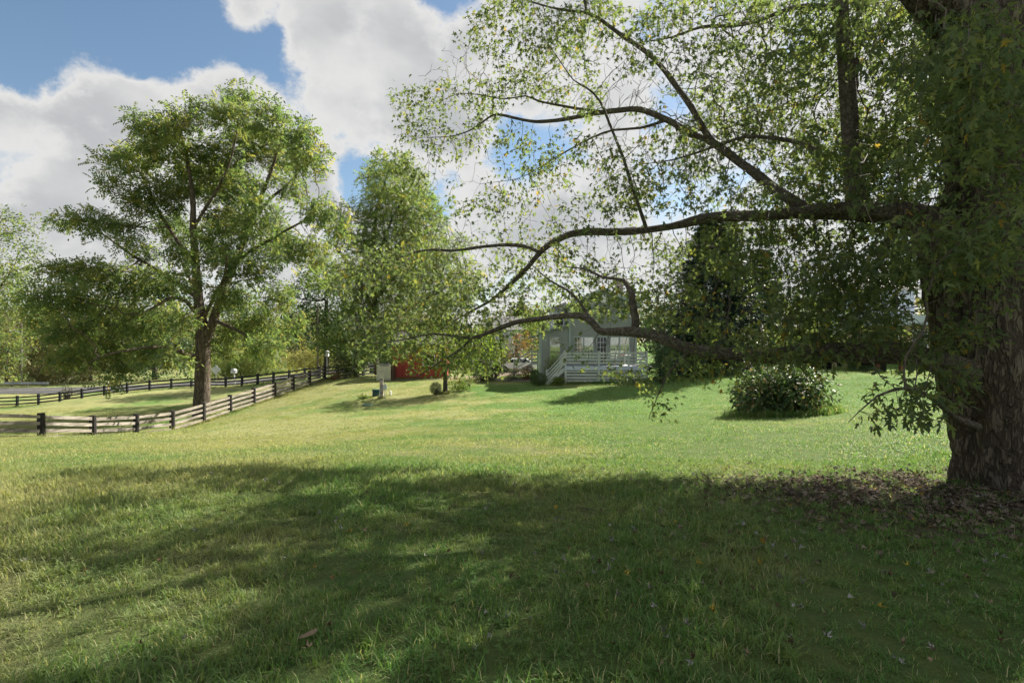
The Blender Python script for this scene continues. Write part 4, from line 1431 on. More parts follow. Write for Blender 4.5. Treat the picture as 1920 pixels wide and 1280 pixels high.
B4 = ln([(1300, 655, .016, 6.5), (1270, 680, .012, 6.35), (1246, 712, .009, 6.3), (1232, 745, .006, 6.25), (1216, 785, .003, 6.25)])
C_ = ln([(1830, 800, .05, 5.4), (1790, 782, .030, 5.1), (1750, 748, .022, 4.9), (1715, 730, .017, 4.75), (1680, 729, .013, 4.65), (1645, 742, .009, 4.6), (1612, 770, .005, 4.6), (1590, 792, .003, 4.6)])
MAIN = [A_, A1, A2, A2b, A3, A3b, A5, A5b, A5c, A6, A7, A8, B_, B1, B2, B3, B4, C_]
for i, (pts, rd) in enumerate(MAIN):
    s_ = 16 if rd.max() > .06 else 9
    if rd.max() > .06:
        q_ = np.random.default_rng(150 + i)
        p2, r2 = smooth_line(pts, rd, .045)
        knot = np.interp(np.arange(len(r2)), np.arange(0, len(r2) + 6, 6), q_.normal(0, .09, len(np.arange(0, len(r2) + 6, 6))))
        gnarly('limb', p2, r2 * (1 + knot), 18, 160 + i, .14, .09, 0, 'bark_limb')
    else:
        v, f = tubes([(pts, rd)], s_, .07, 50 + i)
        link('limb', np_mesh('limb', v - moff, [f], smooth=True), maple, M['bark_limb'])

R_ = [  # where the leafy twigs hang: px, py, rx, ry, nearest and farthest depth, how many
    (1600, 150, 300, 190, 5.6, 10.5, 1350), (1760, 300, 170, 240, 4.2, 8.5, 900), (1500, 330, 230, 130, 6, 9.5, 520), (1350, 120, 190, 150, 6.6, 9.6, 700), (1130, 110, 150, 120, 7.2, 9.2, 430),
    (960, 80, 100, 100, 7.7, 9.2, 300), (840, 200, 90, 90, 8.3, 9.4, 190), (770, 200, 42, 40, 8.7, 9.3, 46), (780, 300, 55, 70, 8.5, 9.3, 85), (900, 300, 120, 60, 8.2, 9.2, 95), (880, 130, 60, 60, 8.2, 9.2, 70),
    (1120, 330, 150, 80, 7.2, 8.8, 150), (1250, 310, 120, 100, 6.8, 8.8, 260), (1150, 470, 150, 50, 7.2, 8.6, 270), (930, 420, 130, 50, 7.9, 8.8, 130), (900, 505, 170, 50, 7.9, 9.0, 270), (710, 520, 100, 60, 8.2, 9.4, 150),
    (760, 610, 130, 55, 7.4, 8.6, 360), (950, 570, 150, 45, 7.2, 8.4, 300), (1150, 530, 100, 40, 6.9, 7.8, 190), (880, 665, 90, 36, 7.3, 7.9, 130), (700, 650, 60, 40, 7.8, 8.4, 70), (1170, 675, 50, 36, 6.5, 7.0, 80), (1110, 655, 50, 34, 6.7, 7.1, 50), (1120, 560, 85, 42, 6.8, 7.8, 170),
    (1400, 560, 190, 75, 5.8, 7.4, 800), (1600, 560, 150, 90, 5.3, 7.4, 760), (1690, 630, 100, 50, 4.9, 6.0, 300), (1330, 690, 90, 22, 6.0, 6.8, 60), (1230, 745, 26, 46, 6.15, 6.4, 70), (1265, 690, 36, 24, 6.2, 6.5, 60),
    (1700, 760, 80, 34, 4.45, 4.9, 170), (1625, 780, 36, 22, 4.5, 4.7, 60), (1810, 660, 40, 60, 4.75, 5.05, 40), (1890, 300, 70, 200, 4.0, 5.0, 200), (1760, 480, 140, 60, 4.9, 7, 420), (1440, 470, 150, 50, 6.2, 8, 300), (1730, 70, 120, 80, 4.6, 5.4, 200), (1600, 655, 150, 36, 5.2, 6.2, 90), (1450, 650, 120, 36, 5.6, 6.4, 80), (1735, 700, 50, 50, 4.7, 5.3, 40), (1850, 120, 90, 130, 3.9, 5.0, 110), (1870, 430, 60, 80, 4.3, 5.0, 40)]
r_ = np.random.default_rng(77)
AT = []
for (cx, cy, rx, ry, y0, y1, n) in R_:
    n = int(n * (3.2 if cx >= 1350 and cy < 400 else 4.0 if cx >= 1350 and cy < 690 else 2.2 if cx > 1100 else 2.1))
    q = r_.normal(0, 1, (n, 2))
    q /= np.linalg.norm(q, axis=1, keepdims=True)
    q *= (r_.random(n) ** .45)[:, None]
    Yq = r_.uniform(y0, y1, n)
    AT.append(np.stack([(cx + q[:, 0] * rx - 960) / F * Yq, Yq, CAMZ - (cy + q[:, 1] * ry - 640) / F * Yq], 1))
AT = np.concatenate(AT)
_gx, _gy = AT[:, 0] / AT[:, 1] * F + 960, 640 - (AT[:, 2] - CAMZ) / AT[:, 1] * F
AT = AT[((_gx - 1728) / 52) ** 2 + ((_gy - 568) / 52) ** 2 > 1]      # the opening beside the trunk
sk_l = MAIN + [(lp[20:], lr[20:]), (tp[60:170], tr_[60:170]), (up_, ur)]
chains, N, rad, dirs = skeleton(sk_l, AT, .14, 1.5, .165, tip=.0028, e=2.5, seed=5, iters=130, wob=.22, cap=52000)
thick = [c for c in chains if c[1].max() > .007]
thin = [c for c in chains if c[1].max() <= .007]
v1, f1 = tubes(thick, 6)
v2, f2 = tubes(thin, 3)
link('twigs', np_mesh('twigs', np.concatenate([v1, v2]) - moff, [np.concatenate([f1, f2 + len(v1)])], smooth=True), maple, M['twig'])
print('maple twig nodes', len(N), 'attractors', len(AT))

# leaves: three on short stalks at every thin node, hanging
lr_ = np.random.default_rng(78)
def sun_gap(p):
    """True where a leaf would stand in one of the gaps cut through the crown along the sun rays, to put flecks of sun on the lawn"""
    gx_ = p[:, 0] - SUN_DIR.x / SUN_DIR.z * p[:, 2]
    gy_ = p[:, 1] - SUN_DIR.y / SUN_DIR.z * p[:, 2]
    q = vnoise(gx_ * .85 + 40, gy_ * 1.9 + 40, 21) * .62 + vnoise(gx_ * 2.6 + 40, gy_ * 4.2 + 40, 22) * .38
    edge = np.clip((1.6 - gx_) / 1.6, 0, 1) * np.clip((5.3 - gy_) / .8, 0, 1) * np.clip((gy_ + 1) / .5, 0, 1) * np.clip((gx_ + 7) / 1, 0, 1)
    return q < .53 * edge


def lump3(p, f, s):
    a = np.sin(p[:, 0] * f + s) * np.cos(p[:, 1] * f * 1.13 + 2 * s) + np.sin(p[:, 2] * f * 1.27 + 3 * s) * np.cos(p[:, 0] * f * .83 - s)
    return a + np.sin(p[:, 1] * f * .77 + 1.7 * s) * np.cos(p[:, 2] * f * .9 + s)


_nx, _ny = N[:, 0] / N[:, 1] * F + 960, 640 - (N[:, 2] - CAMZ) / N[:, 1] * F
keep = (rad < .0075) & (((_nx - 1732) / 44) ** 2 + ((_ny - 568) / 46) ** 2 > 1) & (lump3(N, 3.1, 1.0) + .6 * lump3(N, 8.5, 2.0) > -.2 - .35 * np.clip((_nx - 1350) / 200, 0, 1)) | (rad < .0075) & (_ny > 688)
keep &= ((_nx - 1612) / 70) ** 2 + ((_ny - 688) / 26) ** 2 > 1
keep &= ~(sun_gap(N) & (_nx > 1130))  # leaves left out along the sun rays to shape the flecks below
k = np.repeat(np.nonzero(keep)[0], 8)
ax = dirs[k] * .6 + lr_.normal(0, .65, (len(k), 3)) + np.array([0, 0, -.45])
ax /= np.linalg.norm(ax, axis=1, keepdims=True)
pos = N[k] + lr_.normal(0, .065, (len(k), 3)) + ax * .03
fr = frames(ax, lr_.normal(0, .55, (len(k), 3)) + np.array([0, 0, 1.0]))
sc = lr_.uniform(.050, .100, len(k)) * (1 + .12 * np.clip((pos[:, 0] / np.maximum(pos[:, 1], .5) * F + 960 - 1250) / 300, 0, 1))
rnd = lr_.random(len(k))
pxs = pos[:, 0] / pos[:, 1] * F + 960
pys = 640 - (pos[:, 2] - CAMZ) / pos[:, 1] * F
inview = (pxs > -20) & (pxs < 1940) & (pys > -20) & (pys < 1300)
big = np.where(inview & (pys < 840), sc / pos[:, 1] * (0.35 + np.abs(np.einsum('ni,ni->n', fr[:, 2], pos / np.linalg.norm(pos, axis=1, keepdims=True)))), 0)
order = np.argsort(-big)
own = order[:300]
rest = np.setdiff1d(np.arange(len(k)), own)
nearr = rest[pos[rest, 1] < 6.0]
farr = rest[pos[rest, 1] >= 6.0]
def bent(t_, sd, curl, side):
    q = np.random.default_rng(sd)
    v_ = t_[0].copy()
    v_[:, 2] -= curl * v_[:, 0] ** 2 + side * v_[:, 1] * v_[:, 0]
    v_[:, 1] *= q.uniform(.75, 1.1)
    return v_ + q.normal(0, .018, v_.shape), t_[1]


T_MAP = [bent(tpl_maple(), s_, c_, d_) for s_, c_, d_ in ((1, 0, .1), (2, .35, -.3), (3, -.15, .35), (4, .6, 0))]
T_MID = [bent(tpl_maple_mid(), s_, c_, d_) for s_, c_, d_ in ((5, 0, .1), (6, .35, -.3), (7, -.15, .35), (8, .6, 0))]
v, f, a = stamp(T_MAP, pos[nearr], fr[nearr], sc[nearr], rnd[nearr])
v2, f2, a2 = stamp(T_MID, pos[farr], fr[farr], sc[farr], rnd[farr])
print('maple leaves', len(k), 'tris', len(f) + len(f2))
link('foliage', np_mesh('foliage', np.concatenate([v, v2]) - moff, [np.concatenate([f, f2 + len(v)])], {'rnd': np.concatenate([a, a2])}), maple, M['maple_leaf'])['kind'] = 'stuff'
leaf_me = []
for q in range(4):
    tv, tf = T_MAP[q]
    me = np_mesh('leaf', tv, tf, {'rnd': np.full(len(tv), (q + .5) / 4 * .9)})
    me.materials.append(M['maple_leaf'])
    leaf_me.append(me)
for j, i in enumerate(own):
    o = link('leaf', leaf_me[j % 4], maple)
    mt = Matrix(((*(fr[i, 0] * sc[i]), 0), (*(fr[i, 1] * sc[i]), 0), (*(fr[i, 2] * sc[i]), 0), (0, 0, 0, 1))).transposed()
    mt.translation = Vector(pos[i] - moff)
    o.matrix_local = mt

# the rest of the crown, above and to the right of the view
X_L = [smooth_line([(5.4, 5.8, 6.5), (8, 6.5, 8), (11, 6, 9), (13.5, 5.5, 9.4)], [.2, .16, .09, .03], .3),
       smooth_line([(5.4, 5.8, 5.2), (6.5, 4.0, 6.8), (7.4, 2.4, 7.8), (8.2, 1.2, 8.2)], [.2, .15, .09, .03], .3),
       smooth_line([(5.4, 5.8, 6.8), (4.0, 4.9, 8.4), (2.8, 4.4, 9.6), (2.0, 4.2, 10.2)], [.2, .14, .08, .03], .3),
       smooth_line([(5.4, 5.8, 7.4), (5.2, 8.6, 9.0), (4.4, 11, 10), (4, 12.2, 10.2)], [.2, .14, .08, .03], .3),
       smooth_line([(5.5, 5.8, 6.2), (8.2, 8.4, 7.6), (10.5, 10.2, 8.4), (12, 11, 8.6)], [.2, .14, .08, .03], .3),
       smooth_line([(5.5, 5.8, 9), (6, 5.4, 12), (6.5, 5.2, 15)], [.2, .12, .04], .3)]
for i, (pts, rd) in enumerate(X_L):
    v, f = tubes([(pts, rd)], 10, .03, 90 + i)
    link('limb', np_mesh('limb', v - moff, [f], smooth=True), maple, M['bark_limb'])
u = r_.normal(0, 1, (9000, 3))
u /= np.linalg.norm(u, axis=1, keepdims=True)
XA = np.array([7.6, 6.6, 9.3]) + u * (r_.random(9000) ** .4)[:, None] * np.array([6.8, 6.4, 6.2])
qx = XA[:, 0] / np.maximum(XA[:, 1], .1) * F + 960
qy = 640 - (XA[:, 2] - CAMZ) / np.maximum(XA[:, 1], .1) * F
hid = (XA[:, 1] < .3) | (qx > 1990) | (qy < -70) | (qx < -100)
XA = XA[hid & (XA[:, 2] > 4.2) & (np.linalg.norm(XA[:, :2], axis=1) > 1.0)][:130]
chains, N, rad, dirs = skeleton(X_L + [(tp[80:], tr_[80:]), A5, (up_, ur)], XA, .36, 3.5, .5, tip=.006, seed=8, iters=70, cap=9000)
v, f = tubes(chains, 4)
link('twigs', np_mesh('twigs', v - moff, [f], smooth=True), maple, M['twig'])
gp = ~sun_gap(N)
N, rad, dirs = N[gp], rad[gp], dirs[gp]
v, f, a = leafy(N, rad, dirs, .03, 3, .30, [tpl_spray(6, 41, .9, .45, .75), tpl_spray(7, 42, .9, .45, .75)], 9, .4, .16)
c_ = link('foliage', np_mesh('foliage', v - moff, [f], {'rnd': a}), maple, M['maple_leaf'])
c_['kind'] = 'stuff'
# ------------------------------------------------------------------ fences
M['post'] = simple('dark creosoted post', (0.032, 0.029, 0.027), 0.85, 0.25, 6, 0.6, 25, stretch=(1, 1, .25))
M['rail'] = simple('weathered grey rail', (0.42, 0.375, 0.32), 0.9, 0.1, 3.0, 0.8, 30, stretch=(.35, .35, 2.5), col2=(0.15, 0.135, 0.115))
_t = NT(M['rail'].node_tree)
_b = next(n for n in _t.n if n.type == 'BSDF_PRINCIPLED')
_src = _b.inputs['Base Color'].links[0].from_socket
_oi = _t.node('ShaderNodeObjectInfo')
_geo = _t.node('ShaderNodeNewGeometry')
_st = _t.step(_t.noise(_t.vscale(_geo.outputs['Position'], (1, 1, 1.5)), 7.0, 5, .7), .52, .7)
_c = _t.mix(_t.math('MULTIPLY', _st, .7), _src, (0.10, 0.095, 0.08))
_c = _t.mix(_t.math('MULTIPLY', _oi.outputs['Random'], .45), _c, (0.16, 0.14, 0.115))
_t.l.new(_c, _b.inputs['Base Color'])
M['black'] = simple('black fence paint', (0.016, 0.018, 0.022), 0.6, 0.2, 4, 0.2, 20)


def fence(label, xy, H, post_w, zr, rail_h, rail_t, mp, mr, side, round_post=True, sag=0.0, seed=0):
    q = np.random.default_rng(seed)
    base = Vector((*xy[0], gz(*xy[0])))
    root = empty('rail_fence', base, label, 'fence')
    P3 = [Vector((x, y, gz(x, y))) - base for x, y in xy]
    mb_ = MB()
    if round_post:
        mb_.lathe((0, 0, 0), [(post_w * .52, -.35), (post_w * .5, .5), (post_w * .485, H * .985), (post_w * .44, H)], 10)
    else:
        mb_.box(-post_w / 2, post_w / 2, -post_w / 2, post_w / 2, -.35, H)
    pm = mb_.mesh('post', bevel=0)
    pm.materials.append(mp)
    ru = []
    for k in range(3):   # unit boards along x, a little waney
        m_ = MB()
        for s in range(6):
            a, b_ = s / 6, (s + 1) / 6
        n = 7
        vs, fs = [], []
        for i in range(n):
            e = q.normal(0, .035)
            hh = .5 + q.normal(0, .03)
            for (yy, zz) in ((-.5, -hh + e), (.5, -hh + e), (.5, hh + e), (-.5, hh + e)):
                vs.append((i / (n - 1), yy, zz))
        for i in range(n - 1):
            for j in range(4):
                fs.append((i * 4 + j, i * 4 + (j + 1) % 4, i * 4 + 4 + (j + 1) % 4, i * 4 + 4 + j))
        fs += [(0, 3, 2, 1), tuple((n - 1) * 4 + j for j in range(4))]
        m_.add(vs, fs)
        me = m_.mesh('rail')
        me.materials.append(mr)
        ru.append(me)
    for i, p in enumerate(P3):
        o = link('post', pm, root)
        o.location = p
        d0 = (P3[min(i + 1, len(P3) - 1)] - P3[max(i - 1, 0)])
        o.rotation_euler = (q.normal(0, .012), q.normal(0, .012), math.atan2(d0.y, d0.x) + (q.random() * 3 if round_post else 0))
    for i in range(len(P3) - 1):
        a, b_ = P3[i], P3[i + 1]
        hd = Vector((b_.x - a.x, b_.y - a.y, 0)).normalized()
        sd = Vector((hd.y, -hd.x, 0)) * side
        for z in zr:
            o = link('rail', ru[int(q.integers(0, 3))], root)
            off = sd * (post_w * .5 + rail_t * .5 + .002) * (1 if not round_post else .30)
            A = a + off + Vector((0, 0, z + q.normal(0, .012))) + hd * .0
            B = b_ + off + Vector((0, 0, z + q.normal(0, .012)))
            x = B - A
            L = x.length - .012
            x.normalize()
            y = Vector((-hd.y, hd.x, 0))
            zz = x.cross(y).normalized()
            o.matrix_local = Matrix(((*(x * L), 0), (*(y * rail_t), 0), (*(zz * rail_h), 0), (*A, 1))).transposed()
    return root


fence('weathered four rail grey fence with thick dark posts curving up the slope beside the walnut', [fence_xy(i) for i in range(-2, 12)], 1.27, .30, (.20, .50, .80, 1.10), .15, .045, M['post'], M['rail'], 1, True, seed=1)
ff = [(-72, 60.5), (-69.6, 60.8), (-67.2, 61.1), (-64.8, 61.5), (-62.4, 61.8), (-60, 62), (-57.6, 62.1), (-55.2, 62.2), (-52.8, 62.3), (-50.4, 62.5), (-48, 62.8), (-45.6, 63.2), (-43.2, 63.6), (-40.8, 63.9), (-38.4, 63.9), (-36, 63.4), (-33.6, 62.6), (-31.2, 61.6), (-28.9, 60.6), (-26.6, 59.5), (-24.3, 58.2), (-22.1, 56.9), (-20.0, 55.4)]
fence('black painted three rail fence along the road at the far side of the paddock', ff, 1.28, .20, (.32, .68, 1.08), .15, .05, M['black'], M['black'], 1, False, seed=2)
fence('black painted fence hidden in leaves running on past the yellowing tree', [fence_xy(11), (-15.6, 51.4), (-15.0, 53.8), (-14.3, 56.1), (-13.6, 58.4)], 1.27, .22, (.20, .50, .80, 1.10), .15, .045, M['post'], M['black'], 1, False, seed=3)

# ------------------------------------------------------------------ roadside things
M['galv'] = simple('galvanised steel', (0.50, 0.53, 0.56), 0.45, 0.1, 2, 0, 30, 0.6)
M['pole'] = simple('grey pole wood', (0.20, 0.17, 0.145), 0.9, 0.2, 5, 0.3, 30, stretch=(1, 1, .2))
M['signback'] = simple('sign aluminium', (0.62, 0.64, 0.64), 0.5, 0.06, 3, 0, 30, 0.1)
M['white'] = simple('white paint', (0.78, 0.79, 0.79), 0.55, 0.05, 1.5)
M['yellowp'] = simple('yellow plastic', (0.50, 0.36, 0.12), 0.6, 0.1, 3)

g0 = Vector((-84, 85, gz(-84, 85)))
gr = empty('guardrail', g0, 'galvanised steel guardrail along the far verge of the road at the left', 'guardrail')
pr = [(0, 0), (.03, .02), (.085, .07), (.03, .12), (.0, .155), (.03, .19), (.085, .24), (.03, .29), (0, .31), (.012, .31), (.1, .24), (.045, .19), (.015, .155), (.045, .12), (.1, .07), (.045, .02), (.012, 0)]
mb_ = MB()
mb_.prism([(g0.y - y, g0.z + .42 + z) for y, z in pr], 'x', -90, -74.2)
mb_.build('beam', M['galv'], gr)
mb_ = MB()
mb_.prism([(g0.y - .02, g0.z + .4), (g0.y + .16, g0.z + .4), (g0.y + .16, g0.z + .75), (g0.y - .02, g0.z + .75)], 'x', -74.19, -73.9)
mb_.build('end_cap', M['galv'], gr)
pm = MB().box(-.05, .05, .0, .15, -.3, .72).mesh('post')
pm.materials.append(M['pole'])
for k in range(7):
    o = link('post', pm, gr)
    o.location = (-5.8 + k * 2.5, .0, gz(-89.8 + k * 2.5, 85) - g0.z)

up0 = on(40, None, 88)
po = empty('utility_pole', up0, 'wooden utility pole with a street lamp arm beyond the road at the left edge', 'pole')
MB().cyl(up0 + Vector((0, 0, -.5)), up0 + Vector((0, 0, 10.2)), .17, .13).build('pole', M['pole'], po)
am = MB()
for a, b_ in (((0, 0, 8.5), (-.6, 0, 8.95)), ((-.6, 0, 8.95), (-1.5, 0, 9.05))):
    am.cyl(up0 + Vector(a), up0 + Vector(b_), .04, .035, 8)
am = am.build('lamp_arm', M['galv'], po)
lh = MB().lathe(up0 + Vector((-1.75, 0, 8.95)), [(.05, -.06), (.26, -.05), (.30, .03), (.22, .12), (.06, .16)], 12)
lh.build('lamp_head', M['signback'], po, True)
MB().box(up0.x - .9, up0.x + .9, up0.y - .22, up0.y - .13, up0.z + 9.5, up0.z + 9.62).build('crossarm', M['pole'], po)

p2 = on(596, None, 64)
po = empty('utility_pole', p2, 'slim grey pole rising behind the top of the rail fence', 'pole')
MB().cyl(p2 + Vector((0, 0, -.4)), p2 + Vector((0, 0, 8.4)), .12, .09).build('pole', M['pole'], po)
MB().lathe(p2 + Vector((0, 0, 8.38)), [(.11, 0), (.11, .08), (.03, .14)], 10).build('cap', M['galv'], po)

s1 = on(405, None, 63.0)
sg = empty('road_sign', s1, 'diamond shaped road sign seen from its pale back, right of the walnut trunk', 'sign')
MB().cyl(s1 + Vector((0, 0, -.3)), s1 + Vector((0, 0, 2.75)), .035, .035, 8).build('post', M['galv'], sg)
c = s1 + Vector((0, -.055, 2.15))
m_ = MB()
m_.prism([(c.x - .60, c.z), (c.x, c.z - .60), (c.x + .60, c.z), (c.x, c.z + .60)], 'y', c.y - .008, c.y + .008)
m_.build('plate', M['signback'], sg)
m_ = MB()
for dz in (-.28, .22):
    m_.box(c.x - .22, c.x + .22, c.y - .03, c.y - .009, c.z + dz, c.z + dz + .05)
m_.build('bracket', M['galv'], sg)

s2 = on(439, None, 64.6)
sg = empty('mailbox', s2, 'pale round topped box on a leaning stake behind the far fence', 'mailbox')
MB().bar(s2 + Vector((.12, 0, -.3)), s2 + Vector((0, 0, 1.7)), .10, .10).build('post', M['white'], sg)
arc = [(s2.x + .24 * math.cos(a), s2.z + 1.85 + .24 * math.sin(a)) for a in np.linspace(0, math.pi, 9)]
MB().prism([(s2.x - .24, s2.z + 1.55), (s2.x + .24, s2.z + 1.55)] + arc, 'y', s2.y - .35, s2.y + .3).build('box', M['galv'], sg)
MB().box(s2.x - .15, s2.x + .15, s2.y - .37, s2.y - .352, s2.z + 1.62, s2.z + 2.0).build('door', M['galv'], sg)

ym = on(203, None, 63.5)
sg = empty('marker_post', ym, 'thin yellow utility marker post standing at the edge of the road', 'post')
MB().cyl(ym + Vector((0, 0, -.2)), ym + Vector((0, 0, 1.55)), .06, .055, 8).build('post', M['yellowp'], sg)
MB().lathe(ym + Vector((0, 0, 1.5)), [(.075, 0), (.075, .12), (.03, .17)], 8).build('cap', M['white'], sg)

bh = on(613, None, 56.5)
sg = empty('birdhouse', bh, 'small pale birdhouse on a thin pole behind the top of the rail fence', 'birdhouse')
MB().cyl(bh + Vector((0, 0, -.3)), bh + Vector((0, 0, 2.2)), .03, .03, 8).build('pole', M['galv'], sg)
MB().box(bh.x - .17, bh.x + .17, bh.y - .17, bh.y + .17, bh.z + 2.2, bh.z + 2.62).build('box', M['signback'], sg)
MB().prism([(bh.x - .24, bh.z + 2.61), (bh.x + .24, bh.z + 2.61), (bh.x, bh.z + 2.85)], 'y', bh.y - .22, bh.y + .22).build('roof', M['signback'], sg)

bs = on(126, None, 66)
bush('bare_shrub', 'half bare grey shrub with thin forked stems behind the far fence', bs, 1.3, 1.0, 2.6, 260, .16, T_OVAL, M['grey_leaf'], 301, stems=22, mb=M['bark_grey'], lumps=9)

# ------------------------------------------------------------------ things on the lawn before the house
M['red'] = simple('red barn paint', (0.30, 0.052, 0.040), 0.75, 0.12, 1.4, 0.15, 20, stretch=(3, 3, .4))
M['cream'] = simple('cream paint', (0.58, 0.58, 0.46), 0.7, 0.1, 1.5)
M['shedroof'] = simple('dark shingle', (0.10, 0.095, 0.09), 0.9, 0.2, 4, 0.5, 20)
M['dark'] = simple('black shade fill and trim', (0.012, 0.012, 0.012), 0.9, 0.1, 3)  # flat black: painted shade under the floors, also shed pane and window hood
M['brownw'] = simple('brown stained wood', (0.09, 0.055, 0.038), 0.8, 0.2, 3)

sx0, sx1, sy = (735 - 960) * .045, (833 - 960) * .045, 45.0
sh0 = Vector(((sx0 + sx1) / 2, sy, gz((sx0 + sx1) / 2, sy)))
sh = empty('shed', sh0, 'red board sided shed half hidden behind the small lime green tree', 'shed')
zt = 1.25
mb_ = MB()
mb_.box(sx0 + .03, sx1 - .03, sy + .03, sy + 3.6, sh0.z - .3, zt + .02)
mb_.build('wall', M['red'], sh)
nb = 15
wd = (sx1 - sx0) / nb
bm_ = MB().box(0.004, wd - .012, 0, .028, 0, 1).mesh('board')
bm_.materials.append(M['red'])
q_ = np.random.default_rng(5)
for k in range(nb):
    o = link('board', bm_, sh)
    o.location = (sx0 + k * wd - sh0.x, q_.normal(0, .003) - .0, -.12 + q_.normal(0, .012))
    o.scale = (1, 1, zt - sh0.z + .1)
mb_ = MB()
ym_ = sy + 1.8
for (ya, yb) in ((sy - .3, ym_), (sy + 3.9, ym_)):
    mb_.bar((sx0 - .25, (ya + yb) / 2, 0), (sx1 + .25, (ya + yb) / 2, 0), .01, .01)
mb_ = MB()
mb_.prism([(sy - .32, zt - .05), (sy - .32, zt + .05), (ym_, zt + 1.05), (sy + 3.92, zt + .05), (sy + 3.92, zt - .05), (ym_, zt + .93)], 'x', sx0 - .25, sx1 + .25)
mb_.build('roof', M['shedroof'], sh)
mb_ = MB()
for xx in (sx0 + .0, sx1 - .06):
    mb_.prism([(sy + .03, zt), (sy + 3.6, zt), (ym_, zt + .92)], 'x', xx + .03, xx + .05)
mb_.build('gable', M['red'], sh)
mb_ = MB().box(sx1 - 1.75, sx1 - .85, sy - .035, sy - .004, sh0.z + 1.2, sh0.z + 2.0)
o = mb_.build('window', M['dark'], sh)
m_ = MB()
for a in ((sx1 - 1.82, sx1 - 1.75, sh0.z + 1.13, sh0.z + 2.07), (sx1 - .85, sx1 - .78, sh0.z + 1.13, sh0.z + 2.07), (sx1 - 1.75, sx1 - .85, sh0.z + 2.0, sh0.z + 2.07), (sx1 - 1.75, sx1 - .85, sh0.z + 1.13, sh0.z + 1.2)):
    m_.box(a[0], a[1], sy - .05, sy - .003, a[2], a[3])
fr_ = m_.build('frame', M['white'], o)

e0 = on(719, None, 43.6)
en = empty('board_enclosure', e0, 'cream vertical board screen with two posts standing at the end of the red shed', 'screen')
x0_, x1_ = (709 - 960) * .0436, (730 - 960) * .0436
pb_ = MB().box(.003, (x1_ - x0_) / 6 - .012, -.012, .012, .0, 1).mesh('board')
pb_.materials.append(M['cream'])
for k in range(6):
    o = link('board', pb_, en)
    o.location = (x0_ + k * (x1_ - x0_) / 6 - e0.x, q_.normal(0, .002), .02)
    o.scale = (1, 1, 1.12)
MB().box(x0_ - .02, x1_ + .02, 43.58, 43.66, e0.z + 1.15, e0.z + 1.2).build('cap_rail', M['cream'], en)
for xx in (x0_ - .06, x1_ + .06):
    m_ = MB().box(xx - .05, xx + .05, 43.55, 43.65, e0.z - .3, e0.z + 1.24).lathe((xx, 43.6, e0.z + 1.24), [(.045, 0), (.055, .05), (.02, .12)], 8)
    m_.build('post', M['cream'], en)
MB().box(x1_ + .12, x1_ + .34, 43.62, 44.3, e0.z - .1, e0.z + 1.2).build('side_panel', M['brownw'], en)

b0 = on(716, None, 33)
pe = empty('meter_post', b0, 'weathered grey wooden post carrying a small pale meter box on the lawn', 'post')
MB().bar(b0 + Vector((0, 0, -.3)), b0 + Vector((-.02, 0, 1.22)), .20, .20).build('post', M['rail'], pe)
mb_ = MB().box(b0.x + .10, b0.x + .32, b0.y - .14, b0.y + .02, b0.z + .54, b0.z + .84)
mbx = mb_.build('meter_box', M['galv'], pe, bevel=.01)
MB().cyl(b0 + Vector((.20, -.05, .84)), b0 + Vector((.20, -.05, .98)), .03, .03, 8).build('conduit_cap', M['galv'], mbx)
MB().cyl(b0 + Vector((.20, -.05, -.1)), b0 + Vector((.20, -.05, .54)), .025, .025, 8).build('conduit', M['galv'], mbx)
b1 = on(706, None, 34.4)
M['teal'] = simple('dark green utility paint', (0.018, 0.055, 0.060), 0.5, 0.1, 2)
pe = empty('utility_box', b1, 'low dark green utility box on the lawn behind the meter post', 'box')
MB().box(b1.x - .22, b1.x + .22, b1.y - .2, b1.y + .2, b1.z - .1, b1.z + .33).build('body', M['teal'], pe, bevel=.015)
MB().box(b1.x - .25, b1.x + .25, b1.y - .23, b1.y + .23, b1.z + .332, b1.z + .40).build('lid', M['teal'], pe, bevel=.015)
b2_ = on(732, None, 34)
pe = empty('vent_pipe', b2_, 'short white capped pipe standing in the lawn right of the meter post', 'pipe')
MB().cyl(b2_ + Vector((0, 0, -.1)), b2_ + Vector((0, 0, .24)), .055, .055, 12).build('pipe', M['white'], pe, True)
MB().lathe(b2_ + Vector((0, 0, .22)), [(.075, 0), (.078, .06), (.05, .085)], 12).build('cap', M['white'], pe)
b3 = on(690, None, 31)
M['lid'] = simple('green plastic lid', (0.06, 0.12, 0.10), 0.5, 0.1, 2)
pe = empty('septic_lid', b3, 'round flat green plastic lid lying in the lawn below the meter post', 'lid')
MB().lathe(b3 + Vector((0, 0, -.02)), [(.33, 0), (.33, .06), (.29, .085), (.10, .10), (.02, .10)], 20).build('cover', M['lid'], pe)
MB().lathe(b3 + Vector((0, 0, -.05)), [(.35, 0), (.36, .07), (.335, .075)], 20).build('rim', M['lid'], pe)

